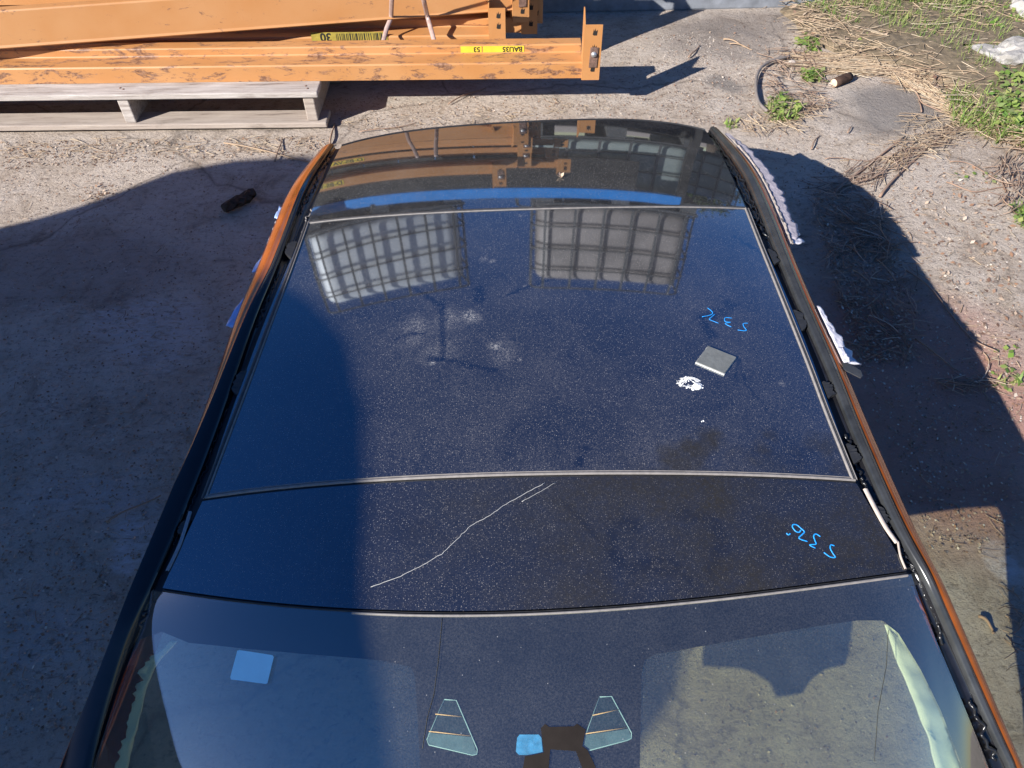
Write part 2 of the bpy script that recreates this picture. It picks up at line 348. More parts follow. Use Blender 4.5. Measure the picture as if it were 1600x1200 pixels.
# ------------------------------------------------------------------ ground
g = MB()
xs = [-60, -12, -6, -4] + [-3 + .1 * k for k in range(71)] + [5, 8, 16, 60]
ys = [-60, -12, -4, -2, -1, -.5] + [0 + .1 * k for k in range(56)] + [6.5, 8, 12, 20, 60]
rows = [[Vector((x, y, -.012 + .012 * noise.noise(Vector((x * .7, y * .7, 3))) if abs(x) < 8 and -3 < y < 9 else -.012)) for x in xs] for y in ys]
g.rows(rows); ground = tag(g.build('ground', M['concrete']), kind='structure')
def gz(x, y): return -.012 + .012 * noise.noise(Vector((x * .7, y * .7, 3)))
def G(px, py, dz=0.0):
    p = at(px, py, 0); return Vector((p.x, p.y, gz(p.x, p.y) + dz))
# pale kerb in the shade behind the stacked steel
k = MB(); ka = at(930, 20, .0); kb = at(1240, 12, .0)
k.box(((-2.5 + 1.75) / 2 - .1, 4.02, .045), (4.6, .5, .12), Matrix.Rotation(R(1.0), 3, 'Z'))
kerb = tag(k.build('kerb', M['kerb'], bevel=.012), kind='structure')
# brown soil under the weeds
s = MB(); pts = [at(*q) for q in [(1225, 18), (1260, 60), (1330, 92), (1420, 112), (1490, 140), (1530, 180), (1575, 205), (1620, 215), (1800, 225), (1900, 60), (1750, -90), (1250, -60)]]
cen = sum(pts, Vector()) / len(pts); ring = []
for i in range(len(pts)):
    a, b_ = pts[i], pts[(i + 1) % len(pts)]
    for q in range(6):
        p = a.lerp(b_, q / 6); nn = noise.noise(p * 6) * .06; ring.append(p + (p - cen).normalized() * nn)
rws = []
for f_, zz in ((1.0, -.006), (.93, .012), (.8, .022), (.5, .03), (.02, .03)):
    rws.append([Vector((cen.x + (p.x - cen.x) * f_, cen.y + (p.y - cen.y) * f_, zz + .01 * noise.noise(p * 9 * f_))) for p in ring + ring[:1]])
s.rows(rws, flip=True)
M['soil'] = simple('dry_soil', (.14, .105, .065), .95, var=.5, scale=30, bmp=.8)
tag(s.build('soil', M['soil']), kind='structure')

# ------------------------------------------------------------------ the cut car roof
KCR = .055
ZY = [(-.5, .40), (.2, .462), (.40, .494), (.507, .512), (.69, .537), (.9, .547), (1.1, .544), (1.3, .529), (1.5, .506), (1.7, .473), (1.85, .441), (2.0, .400), (2.3, .31)]
ZY = [(a * 1.055, b - .055) for a, b in ZY]
from bisect import bisect
def _spl():
    n = len(ZY); x = np.array([q[0] for q in ZY]); y = np.array([q[1] for q in ZY]); h = np.diff(x)
    A = np.eye(n); b = np.zeros(n)
    for i in range(1, n - 1):
        A[i, i - 1] = h[i - 1]; A[i, i] = 2 * (h[i - 1] + h[i]); A[i, i + 1] = h[i]; b[i] = 3 * ((y[i + 1] - y[i]) / h[i] - (y[i] - y[i - 1]) / h[i - 1])
    c = np.linalg.solve(A, b); return x, y, h, c
_x, _y, _h, _c = _spl()
def z0(t):
    i = min(max(bisect(list(_x), t) - 1, 0), len(_x) - 2); d = t - _x[i]; t2 = _x[i + 1]; hh = _h[i]
    bb = (_y[i + 1] - _y[i]) / hh - hh * (2 * _c[i] + _c[i + 1]) / 3; dd = (_c[i + 1] - _c[i]) / (3 * hh)
    return _y[i] + bb * d + _c[i] * d * d + dd * d ** 3
XC = .0
def Zf(x, y): return z0(y) - KCR * (x - XC) ** 2 - .10 * (x - XC) ** 4
def curve(pxs, deg=3, fn=Zf):
    pts_ = [on(a, b, fn) for a, b in pxs]
    co = np.polyfit([p.x for p in pts_], [p.y for p in pts_], deg)
    return pts_[0].x, pts_[-1].x, co
HEAD = curve([(253, 923), (420, 944), (560, 955), (700, 960), (870, 955), (1000, 945), (1200, 925), (1418, 896)])
FRONT = curve([(317, 780), (460, 762), (560, 755), (700, 747), (870, 741), (1100, 743), (1337, 752)])
BACK = curve([(480, 348), (600, 336), (730, 329), (860, 325), (1000, 322), (1165, 325)])
REAR = curve([(534, 227), (620, 208), (720, 196), (860, 188), (960, 187), (1050, 192), (1102, 203)], 4)
def cpt(C, s_, dy=0): x = C[0] + (C[1] - C[0]) * s_; return Vector((x, float(np.polyval(C[2], x)) + dy, 0))
def panel_grid(CA, CB, gapA, gapB, inL=0, inR=0, ns=120, nt_=80, dz=0, bowL=None, bowR=None):
    rws = []
    for j in range(nt_ + 1):
        t = j / nt_; row = []
        for i in range(ns + 1):
            s_ = i / ns; a = cpt(CA, s_, gapA); b_ = cpt(CB, s_, -gapB); p = a.lerp(b_, t)
            wd = (CA[1] - CA[0]) * (1 - t) + (CB[1] - CB[0]) * t
            p.x += inL * (1 - s_) - inR * s_
            if bowL: p.x += (bowL * (1 - s_) + bowR * s_) * 4 * t * (1 - t)
            p.z = Zf(p.x, p.y) + dz; row.append(p)
        rws.append(row)
    return rws
car = empty('car_roof', (0, 1.1, 0), 'cut off car roof with dusty panoramic black glass and windscreen lying on the concrete', 'car roof')

# dust and dark reflection painting (lists of marks in photograph terms placed on the glass surface)
def W(px, py, fn=Zf): return on(px, py, fn)
def seg_d(p, a, b_):
    ab = (b_[0] - a[0], b_[1] - a[1]); L = ab[0] ** 2 + ab[1] ** 2 + 1e-9
    t = np.clip(((p[0] - a[0]) * ab[0] + (p[1] - a[1]) * ab[1]) / L, 0, 1)
    return np.hypot(p[0] - a[0] - t * ab[0], p[1] - a[1] - t * ab[1])
PALE = [((735, 492), 20, .55), ((700, 500), 30, .35), ((650, 520), 42, .28), ((690, 545), 40, .22), ((775, 542), 14, .55), ((790, 550), 32, .2), ((676, 568), 5, .9), ((812, 562), 4, .6), ((755, 405), 8, .4), ((815, 336), 10, .2),
        ((1222, 600), 7, .4), ((820, 447), 4, .7), ((770, 408), 6, .5), ((1049, 447), 4, .7), ((1303, 868), 3, .9), ((1288, 640), 3, .6), ((1350, 600), 4, .3)]
CLEAN = [([(618, 530), (640, 522), (662, 521)], 6), ([(690, 470), (690, 490), (692, 560)], 6), ([(672, 560), (715, 566), (770, 578)], 6), ([(792, 462), (820, 450), (880, 430), (895, 418)], 4),
         ([(640, 445), (690, 480)], 5), ([(750, 452), (745, 470)], 10), ([(1100, 500), (1140, 478)], 14), ([(1100, 500), (1110, 525)], 10), ([(905, 722), (915, 700)], 7), ([(880, 785), (960, 870)], 6), ([(955, 830), (960, 870), (985, 890), (1050, 893)], 8),
         ([(1060, 800), (1110, 810), (1130, 850), (1110, 890)], 12), ([(965, 815), (990, 820)], 12), ([(990, 880), (1050, 875), (1075, 905)], 7), ([(1250, 905), (1330, 880), (1400, 885)], 10), ([(1150, 370), (1240, 430)], 5), ([(1148, 590), (1155, 560), (1165, 600), (1200, 640)], 2)]
REFL_GRIME = [((1062, 722), 32, .8), ((1085, 706), 26, .85), ((1108, 686), 20, .8), ((1050, 742), 30, .7), ((1200, 680), 13, .5), ((1190, 702), 15, .5), ((1180, 722), 16, .45), ((1270, 690), 18, .5), ((1295, 700), 22, .5), ((1310, 725), 20, .45),
         ((985, 812), 22, .5), ((1100, 800), 75, .45), ((1180, 780), 70, .35), ((1250, 800), 80, .35), ((1320, 840), 50, .35), ((1120, 850), 45, .5), ((1060, 860), 50, .45), ((1100, 885), 35, .4), ((1000, 770), 60, .25)]  # dark reflections in the glass, painted in as dull patches
pale_w = [(W(*c), r, a) for c, r, a in PALE]; clean_w = [([W(*q) for q in l], r) for l, r in CLEAN]; refl_grime_w = [(W(*c), r, a) for c, r, a in REFL_GRIME]
GB = 0; BASE = .85
def paint(me, base=1.0):
    n = len(me.vertices); co = np.empty(n * 3); me.vertices.foreach_get('co', co); co = co.reshape(-1, 3); X, Y = co[:, 0], co[:, 1]
    nz = np.array([noise.noise(Vector((x * 28, y * 28, 1))) for x, y in zip(X, Y)]); nz2 = np.array([noise.noise(Vector((x * 90, y * 90, 4))) for x, y in zip(X, Y)]); nz3 = np.array([noise.noise(Vector((x * 6, y * 6, 9))) for x, y in zip(X, Y)])
    dust = base * (1 + .35 * nz3); refl_grime = np.clip(GB * (1.2 + .9 * nz3 + .5 * nz) * np.clip((X + .45) / .6, 0, 1.3), 0, 1) if GB else np.zeros(n); pale = np.zeros(n)
    def rr(p, r): d = (p - CP).dot(FW); return r * d / F
    for p, r, a in pale_w:
        q = rr(p, r); d = np.hypot(X - p.x, Y - p.y) / q + .5 * nz + .4 * nz2; pale = np.maximum(pale, 1.05 * a * np.clip(1.2 - d, 0, 1) ** 1.5)
    for l, r in clean_w:
        q = rr(l[0], r); d = np.min([seg_d((X, Y), (a.x, a.y), (b_.x, b_.y)) for a, b_ in zip(l, l[1:])], axis=0) / q + .5 * nz + .7 * nz2
        k_ = np.clip((1.25 - d) / .9, 0, 1); dust = dust * (1 - .7 * k_); pale = pale * (1 - .8 * k_)
    for p, r, a in refl_grime_w:
        q = rr(p, r) * 1.15; d = np.hypot(X - p.x, (Y - p.y)) / q + .6 * nz + .35 * nz2; refl_grime = np.maximum(refl_grime, a * np.clip(1.3 - d, 0, 1))
    att = me.color_attributes.new('dirt', 'FLOAT_COLOR', 'POINT')
    att.data.foreach_set('color', np.stack([np.clip(dust, 0, 2), refl_grime, pale, np.ones(n)], 1).astype(np.float32).ravel())
M['roofglass'] = mat_roofglass()
def panel(name, *a, **kw):
    mb = MB(); mb.rows(panel_grid(*a, **kw)); o = mb.build(name, M['roofglass'], car); paint(o.data, BASE); return o
rear_gl = panel('rear_roof_glass', BACK, REAR, .004, 0, ns=200, nt_=110)
TR = .0
sun_gl = panel('sunroof_glass', FRONT, BACK, .007, .003, 0, 0, ns=330, nt_=260)
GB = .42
BASE = .55
front_gl = panel('front_roof_panel', HEAD, FRONT, .004, .004, ns=300, nt_=80)
# dark frame under the glass
mb = MB()
mb.rows(panel_grid(HEAD, FRONT, -.012, -.01, -.02, -.02, 40, 12, dz=-.010)); mb.rows(panel_grid(FRONT, BACK, -.01, -.01, -.02, -.02, 40, 24, dz=-.0101)); mb.rows(panel_grid(BACK, REAR, -.01, .004, -.02, -.02, 40, 16, dz=-.0102))
mb.build('roof_frame', M['under'], car)
# headliner underneath
mb = MB(); mb.rows(panel_grid(HEAD, FRONT, 0, 0, 0, 0, 20, 6, dz=-.05)); mb.rows(panel_grid(FRONT, BACK, 0, 0, 0, 0, 20, 10, dz=-.0501)); mb.rows(panel_grid(BACK, REAR, 0, .02, 0, 0, 20, 10, dz=-.0502))
mb.build('headliner', M['fabric'], car)
# seams and trims
def strip(C, w0, w1, dz, name, mat, s0=0, s1=1, n=80, h=.003, parent=None):
    mb = MB(); rws = []
    for i in range(n + 1):
        s_ = s0 + (s1 - s0) * i / n; row = []
        for yy, hh in ((w0, 0), (w0 + (w1 - w0) * .15, h), (w0 + (w1 - w0) * .85, h), (w1, 0)):
            p = cpt(C, s_, yy); p.z = Zf(p.x, p.y) + dz + hh; row.append(p)
        rws.append(row)
    mb.rows(rws); return mb.build(name, mat, parent or car)
strip(FRONT, .0005, .0052, -.001, 'seam_trim', M['trim']); strip(FRONT, -.004, .0003, -.004, 'seam_seal', M['rubber'])
strip(FRONT, .0056, .0085, -.002, 'seam_trim', M['trim'])
strip(BACK, -.003, .0035, -.0005, 'seam_trim', M['trim_dark']); strip(BACK, -.0062, -.0034, -.001, 'seam_trim', M['trim'])
strip(HEAD, -.0045, -.0008, -.002, 'windscreen_seal', M['trim'], .26, 1); strip(HEAD, .0, .004, -.005, 'seam_seal', M['rubber'])
strip(REAR, -.004, .004, -.001, 'rear_edge_seal', M['rubber'])
# drop behind the rear edge
mb = MB(); rws = []
for i in range(61):
    p = cpt(REAR, i / 60); z = Zf(p.x, p.y); rws.append([Vector((p.x, p.y + .002, z - .001)), Vector((p.x, p.y + .012, z - .012)), Vector((p.x, p.y + .016, z - .05)), Vector((p.x, p.y, z - .07))])
mb.rows(rws); mb.build('rear_flange', M['rubber'], car)

# windscreen surface
cH = HEAD[2]
def yh(x): return float(np.polyval(cH, max(min(x, HEAD[1] + .04), HEAD[0] - .04)))
WT = math.tan(R(13.5))
def Zw(x, y):
    d = max(0.0, yh(x) - y); return Zf(x, yh(x)) - WT * d - .30 * d * d - .42 * x ** 4 * d / (d + .10)
def side_curve(pxs, fn, deg=2):   # x as function of y
    pts_ = [on(a, b, fn) for a, b in pxs]
    return np.polyfit([p.y for p in pts_], [p.x for p in pts_], deg)
WL = side_curve([(240, 927), (189, 1050), (147, 1200)], Zw, 1); WR = side_curve([(1420, 897), (1438, 921), (1490, 1075), (1547, 1200)], Zw, 1)
def wgrid(n=100, m=90, dz=0, d0=.0015, d1=.72):
    rws = []
    for j in range(m + 1):
        q = (j / m) ** 1.3; row = []
        for i in range(n + 1):
            s_ = i / n; x = HEAD[0] + (HEAD[1] - HEAD[0]) * s_
            for _ in range(3):
                y = yh(x) - (d0 + (d1 - d0) * q)
                x = float(np.polyval(WL, y)) * (1 - s_) + float(np.polyval(WR, y)) * s_
            y = yh(x) - (d0 + (d1 - d0) * q)
            row.append(Vector((x, y, Zw(x, y) + dz)))
        rws.append(row)
    return rws
ws = MB(); WG = wgrid(); ws.rows(WG, flip=True); wind = ws.build('windscreen', mat_windshield(), car)
tag(wind, 'green tinted windscreen with black printed border')
ws = MB(); ws.rows(wgrid(60, 50, dz=-.0062), flip=True); ws.build('inner_face', wind.data.materials[0], wind)
def wpart(name, mat, poly_px, dz, holes=(), res=.012, parent=None, ext=None):
    """flat print following the glass: constrained triangulation of an outline"""
    from mathutils.geometry import delaunay_2d_cdt
    P = [on(a, b, Zw) for a, b in poly_px]; P = [Vector((p.x, p.y)) for p in P]
    if ext: P = ext(P)
    def dens(L):
        out = []
        for a, b_ in zip(L, L[1:] + L[:1]):
            n = max(1, int((b_ - a).length / res))
            out += [a.lerp(b_, q / n) for q in range(n)]
        return out
    P = dens(P); vs_ = list(P); edges = [(i, (i + 1) % len(P)) for i in range(len(P))]
    x0, x1 = min(p.x for p in P), max(p.x for p in P); y0, y1 = min(p.y for p in P), max(p.y for p in P)
    def inside(p):
        c = False; j = len(P) - 1
        for i in range(len(P)):
            if (P[i].y > p.y) != (P[j].y > p.y) and p.x < (P[j].x - P[i].x) * (p.y - P[i].y) / (P[j].y - P[i].y) + P[i].x: c = not c
            j = i
        return c
    for i in range(int((x1 - x0) / res) + 1):
        for j in range(int((y1 - y0) / res) + 1):
            p = Vector((x0 + (i + .5) * res, y0 + (j + .5) * res))
            if inside(p): vs_.append(p)
    r = delaunay_2d_cdt(vs_, edges, [], 1, 1e-5)
    ov = [Vector((p.x, p.y, Zw(p.x, p.y) + dz)) for p in r[0]]
    mb = MB(); fs = []
    for f in r[2]:
        c = sum((r[0][i] for i in f), Vector((0, 0))) / len(f)
        if inside(c): fs.append(tuple(f))
    mb.add(ov, fs, True); return mb.build(name, mat, parent or wind)
# frit: one outline going round the top band, the sensor block and both sides
def W2(px, py): p = on(px, py, Zw); return p
top = [(240 + (1420 - 240) * k / 20, 0) for k in range(21)]
def frit_outline():
    P = []
    for k in range(41):
        x = HEAD[0] - .012 + (HEAD[1] - HEAD[0] + .014) * k / 40; P.append(Vector((x, yh(x) - .003)))
    def line(ps): return [Vector((q.x, q.y)) for q in (on(a, b, Zw) for a, b in ps)]
    right_out = [Vector((float(np.polyval(WR, y)) - .002, y)) for y in (.5, .4, .3, .15, 0, -.15, -.2)]
    yl = -.2
    rin = line([(1502, 1190), (1472, 1110), (1440, 1045), (1405, 988), (1380, 968), (1340, 968), (1200, 990), (1060, 1015), (1025, 1020), (1008, 1030), (1003, 1050), (1002, 1110), (1000, 1190)])
    r0 = rin[0]; rin = [Vector((r0.x + .14, -.2))] + rin
    last = rin[-1]
    blk = [Vector((last.x - .005, .24)), Vector((last.x - .01, .225)), Vector((last.x - .05, .218)), Vector((last.x - .075, .205)), Vector((last.x - .09, .185)), Vector((last.x - .14, .18)), Vector((last.x - .16, .2)), Vector((last.x - .2, .215)), Vector((last.x - .23, .22)), Vector((last.x - .30, .225))]
    lin = line([(656, 1190), (651, 1100), (648, 1055), (641, 1040), (594, 1030), (470, 1020), (380, 1012), (294, 1003), (250, 985), (218, 998), (196, 1050), (165, 1140), (150, 1190)])
    blk = [q for q in blk if q.x > lin[0].x + .005] + [Vector((lin[0].x, .24))]
    l1 = lin[-1]; lin = lin + [Vector((l1.x - .12, -.2))]
    left_out = [Vector((float(np.polyval(WL, y)) + .002, y)) for y in (-.2, -.15, 0, .15, .3, .4, .5)]
    return P + right_out + rin + blk + lin + left_out
frit = wpart('printed_border', M['frit'], [(800, 1000)], -.0035, ext=lambda P: frit_outline())
# sensor windows in the print
def edge_loop(px, rad, dz, closed=True):
    P = [on(a, b, Zw) for a, b in px]; P = [Vector((p.x, p.y, p.z + dz)) for p in P]
    if closed: P.append(P[0])
    return P
for px, w1, w2 in (([(694, 1092), (713, 1093), (746, 1170), (745, 1178), (738, 1179), (670, 1163), (667, 1155)], [(680, 1115), (721, 1119)], [(670, 1142), (735, 1149)]),
                   ([(937, 1088), (956, 1087), (987, 1144), (987, 1153), (980, 1156), (912, 1174), (907, 1171)], [(926, 1117), (967, 1108)], [(914, 1146), (980, 1136)])):
    pane = wpart('camera_window', simple('camera_window_glass', (.02, .034, .048), .3, var=.3, scale=60), px, -.0026, res=.01)
    mb = MB(); mb.tube(edge_loop(px, 0, -.0022), .0009, 4); mb.build('window_edge', M['aqua'], wind)
    low = [px[-1], px[-2], px[-3], px[3], (w2[1][0] + 2, w2[1][1] + 2), (w2[0][0] - 1, w2[0][1] + 2)] if px[0][0] < 800 else [px[-1], px[-2], px[-3], px[3], (w2[1][0] + 2, w2[1][1] + 2), (w2[0][0] - 1, w2[0][1] + 2)]
    wpart('heater_strip', simple('pale_heater_strip', (.08, .14, .18), .4, var=.25, scale=60), low, -.0020, res=.01)
    for l in (w1, w2):
        mb = MB(); mb.tube(edge_loop(l, 0, -.0016, False), .0008, 4); mb.build('heating_wire', M['wire'], wind)
wpart('rain_sensor', M['sensor'], [(812, 1147), (842, 1147), (846, 1152), (848, 1174), (843, 1179), (811, 1179), (806, 1174), (808, 1152)], -.0020, res=.006)
M['phone'] = None
# matte patch painting the dark reflection of the phone and arms
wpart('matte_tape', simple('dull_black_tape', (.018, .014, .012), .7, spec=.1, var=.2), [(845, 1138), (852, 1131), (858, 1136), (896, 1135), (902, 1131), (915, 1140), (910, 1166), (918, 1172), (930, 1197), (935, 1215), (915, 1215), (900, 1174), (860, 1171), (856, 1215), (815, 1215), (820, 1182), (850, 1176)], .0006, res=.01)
# cracks and scratches
def hair(name, mat, px, r, fn=Zw, dz=.0004, parent=None, jag=.0):
    P = [on(a, b, fn) for a, b in px]; Q = []
    for a, b_ in zip(P, P[1:]):
        n = 6
        for k_ in range(n): Q.append(a.lerp(b_, k_ / n))
    Q.append(P[-1]); Q = [Vector((q.x + random.uniform(-jag, jag), q.y + random.uniform(-jag, jag), 0)) for q in Q]
    Q = [Vector((q.x, q.y, fn(q.x, q.y) + dz)) for q in Q]
    mb = MB(); mb.tube(Q, r, 4); return mb.build(name, mat, parent)
hair('crack', M['ink'], [(691, 966), (688, 1000), (684, 1040), (678, 1085), (668, 1120), (660, 1170)], .0007, parent=wind)
hair('crack', M['ink'], [(1388, 985), (1385, 1040), (1372, 1110), (1366, 1190)], .0004, parent=wind)
hair('scratch', M['padedge'], [(580, 917), (620, 903), (655, 886), (690, 866), (715, 842), (735, 822), (765, 806), (790, 788), (830, 766), (852, 755)], .00038, Zf, parent=front_gl, jag=.0008)
hair('scratch', M['padedge'], [(815, 784), (845, 768), (868, 754)], .0003, Zf, parent=front_gl, jag=.0004)
for q in ([(430, 870), (438, 875)], ):
    pass
# pale sticker
mbp = wpart('sticker', M['paleblue'], [(371, 1017), (374, 1016), (426, 1024), (428, 1027), (418, 1068), (415, 1069), (361, 1062), (360, 1058)], .0008, res=.01)
mw = mbp.matrix_world.copy(); mbp.parent = None; mbp.location = (0, 0, 0)
tag(mbp, 'plain light blue square sticker on the shaded left side of the windscreen', 'sticker')

# rails either side
RAIL_IN_L = [(534, 227), (500, 295), (480, 348), (450, 430), (420, 505), (382, 600), (345, 700), (317, 780), (285, 850), (253, 923), (236, 960), (189, 1050), (147, 1200)]
RAIL_OUT_L = [(500, 234), (455, 290), (430, 345), (400, 420), (370, 490), (333, 600), (298, 700), (262, 790), (229, 870), (196, 950), (178, 1000), (147, 1080), (96, 1200)]
RAIL_IN_R = [(1100, 203), (1140, 268), (1168, 325), (1198, 395), (1230, 470), (1272, 575), (1302, 655), (1340, 752), (1382, 835), (1418, 896), (1440, 925), (1490, 1075), (1547, 1200)]
RAIL_OUT_R = [(1124, 205), (1178, 262), (1212, 330), (1240, 400), (1274, 480), (1322, 580), (1352, 650), (1396, 750), (1440, 845), (1472, 905), (1492, 950), (1540, 1060), (1600, 1200)]
RR_L = [(1, 0)]
def densify(L, k=8):
    out = []
    n = len(L)
    for i in range(n - 1):
        p0, p1, p2, p3 = L[max(i - 1, 0)], L[i], L[i + 1], L[min(i + 2, n - 1)]
        for q in range(k):
            t = q / k
            out.append(tuple(.5 * ((2 * p1[c]) + (p2[c] - p0[c]) * t + (2 * p0[c] - 5 * p1[c] + 4 * p2[c] - p3[c]) * t * t + (3 * p1[c] - p0[c] - 3 * p2[c] + p3[c]) * t ** 3) for c in (0, 1)))
    out.append(L[-1]); return out
def Zside(x, y):
    return Zf(x, y) if y > yh(x) - .002 else Zw(x, y)
def rail(INN, OUT, side):
    I = densify(INN); O = densify(OUT); stations = []
    for a, b_ in zip(I, O):
        p = on(a[0], a[1], Zside); zo = p.z - .020
        q = at(b_[0], b_[1], zo); stations.append((p, q))
    for _ in range(7):
        stations = [stations[0]] + [((stations[i - 1][0] + stations[i][0] + stations[i + 1][0]) / 3, (stations[i - 1][1] + stations[i][1] + stations[i + 1][1]) / 3) for i in range(1, len(stations) - 1)] + [stations[-1]]
    # carry on down the pillar out of the picture
    p, q = stations[-1]; pp, qq = stations[-6]
    dp, dq = (p - pp).normalized(), (q - qq).normalized()
    for k_ in range(1, 14):
        a = p + dp * .045 * k_; a.z = Zw(a.x, a.y) if k_ < 14 else a.z
        b2 = q + dq * .045 * k_; b2.z = a.z - .020; stations.append((a, b2))
    wv = [p - q for p, q in stations]
    for _ in range(90): wv = [wv[0]] + [(wv[i - 1] + wv[i] + wv[i + 1]) / 3 for i in range(1, len(wv) - 1)] + [wv[-1]]
    fair = [q + v for (p, q), v in zip(stations, wv)]
    def prof(p, q, f, dz, pf=None):
        if pf is not None: k_ = max(0, min(1, (f - .05) / .28)); p = p.lerp(pf, k_)
        r_ = p.lerp(q, f); r_.z = p.z + dz; return r_
    sets = {
        'gutter': (M['blackpaint'], [(-.02, -.004), (.0, -.004), (.05, -.012), (.30, -.013), (.34, -.006)]),
        'roof_rail': (M['rail'] if side > 0 else M['blackgloss'], [(.33, -.006), (.36, .001), (.42, .004), (.50, .004), (.525, .006), (.55, .0035), (.60, .002), (.64, .000)] if side > 0 else [(.33, -.006), (.36, .001), (.40, .003), (.55, .004), (.60, .0035)]),
        'body_edge': (M['copper'], [(.635, -.0002) if side > 0 else (.595, .0036), (.70, -.001), (.72, -.001), (.80, -.006), (.90, -.011), (.97, -.018), (1.0, -.028), (1.0, -.075), (.93, -.105), (.75, -.11), (.3, -.09)]),
    }
    out = {}
    for nm, (mt, pr) in sets.items():
        mb = MB(); rws = []
        for i_s, (p, q) in enumerate(stations):
            sp = .595 if side > 0 else (.50 if i_s < 24 else min(.86, .50 + (i_s - 24) * .012))
            base_ = .635 if side > 0 else .595
            if side > 0: sp = .635 + .08 * max(0, 1 - abs(i_s - 20) / 22) - (.06 if i_s > 60 else .001 * max(0, i_s - 30) * 2)
            g_ = lambda f: f if f < .34 else ((.33 + (f - .33) * (sp - .33) / (base_ - .33)) if f <= base_ + 1e-6 else sp + (f - base_) * (1 - sp) / (1 - base_))
            rws.append([prof(p, q, g_(f) if nm != 'gutter' else f, dz, fair[i_s]) for f, dz in pr])
        mb.rows(rws, flip=(side > 0)); out[nm] = mb.build(nm, mt, car)
    return stations, out
stL, oL = rail(RAIL_IN_L, RAIL_OUT_L, -1)
stR, oR = rail(RAIL_IN_R, RAIL_OUT_R, 1)
# side glass strips between panel and gutter: pale dusty trim along the sunroof, both sides
def side_trim(px, name, mat, w0, w1, sgn, dz=0.0, h=.003):
    L = densify(px, 6); P = [on(a, b_, Zf) for a, b_ in L]; rws = []
    for p in P: rws.append([Vector((p.x + sgn * o_, p.y, Zf(p.x + sgn * o_, p.y) + dz + hh)) for o_, hh in ((w0, 0), (w0 + (w1 - w0) * .2, h), (w0 + (w1 - w0) * .8, h), (w1, 0))])
    mb = MB(); mb.rows(rws, flip=sgn < 0); return mb.build(name, mat, car)
RT = [(1166, 326), (1192, 392), (1222, 466), (1262, 566), (1293, 648), (1334, 750)]
side_trim(RT, 'side_trim', M['trim'], -.0045, .001, 1); side_trim(RT, 'side_trim', M['trim_dark'], .0012, .0035, 1); side_trim(RT, 'side_trim', M['trim'], .0037, .0066, 1)
LT = [(481, 347), (453, 425), (425, 498), (387, 600), (352, 692), (319, 780)]
side_trim(LT, 'side_trim', M['trim_dark'], -.001, .0065, -1); side_trim(LT, 'side_trim', M['trim'], -.004, -.0012, -1)
side_trim([(1348, 765), (1366, 800), (1382, 828), (1398, 850)], 'old_adhesive', M['dustedge'], .0, .009, 1, .001)
side_trim([(1400, 848), (1404, 870), (1412, 890)], 'old_adhesive', M['dustedge'], .001, .0045, 1, .001)
side_trim([(304, 800), (288, 850), (268, 893)], 'old_adhesive', simple('grey_adhesive', (.2, .21, .23), .7), .004, .010, -1, .001)
# clips and torn sealant in the gutters
def on_rail(st, t, f, dz=0):
    i = t * 96; a = int(i); fr = i - a; p = st[a][0].lerp(st[a + 1][0], fr); q = st[a][1].lerp(st[a + 1][1], fr); r_ = p.lerp(q, f); r_.z = p.z + dz; return r_
def clip(st, t, sgn, ln=.060):
    a = on_rail(st, t, .12, .0); b_ = on_rail(st, min(t + ln / 1.7, .99), .12, .0)
    d = (b_ - a); mb = MB(); pr = []
    ln *= .7 + .6 * abs(noise.noise(Vector((t * 31, sgn, 0))))
    for k_ in range(15):
        q = k_ / 14; tt = t + q * ln / 1.7; e_ = min(1, q * 5, (1 - q) * 7)
        f0 = .08; f1 = .12 + e_ * (.17 + .10 * noise.noise(Vector((k_ * .8, t * 50, sgn))) + .04 * noise.noise(Vector((k_ * 2.3, t * 50, 3))))
        pr.append((on_rail(st, tt, f0, .0005), on_rail(st, tt, f1, .001 + .0015 * noise.noise(Vector((k_ * .9, t * 9, 1))))))
    vs_ = []
    for l, r_ in pr:
        for z in (0, -.008): vs_ += [l + Vector((0, 0, z)), r_ + Vector((0, 0, z))]
    fs = []
    for i in range(len(pr) - 1):
        b0, b1 = i * 4, i * 4 + 4; fs += [(b0, b0 + 1, b1 + 1, b1), (b0 + 1, b0 + 3, b1 + 3, b1 + 1), (b0 + 2, b0, b1, b1 + 2)]
    fs += [(0, 2, 3, 1), (len(vs_) - 4, len(vs_) - 3, len(vs_) - 1, len(vs_) - 2)]
    mb.add(vs_, fs); normalfix(mb.build('clip', M['rubber'], car))
for t in (.245, .345, .44, .535, .62): clip(stR, t, 1)
for t in (.20, .40, .62): clip(stL, t, -1)
def sealant(st, t0, t1, f0, r, loops, name='torn_sealant', mat='sealant', seed=1):
    rd = random.Random(seed); P = []; n = int((t1 - t0) * 500)
    for i in range(n + 1):
        t = t0 + (t1 - t0) * i / n
        P.append(on_rail(st, t, f0 + .045 * noise.noise(Vector((i * .31, seed * 3.7, 0))) * loops * 2 + .03 * math.sin(i * .55 + seed) * loops * max(0, noise.noise(Vector((i * .1, seed, 5)))) * 4, -.008 + .005 * noise.noise(Vector((i * .4, seed, 9))) * loops))
    mb = MB(); mb.tube(P, [r * (.75 + .9 * abs(noise.noise(Vector((i_ * .35, seed, 2))))) for i_ in range(len(P))], 6); return mb.build(name, M[mat], car)
sealant(stR, .0, .20, .30, .0022, 1.0, seed=3); sealant(stR, .04, .17, .14, .0022, 1.6, seed=5); sealant(stR, .17, .22,   .18, .0030, 1.8, seed=8)
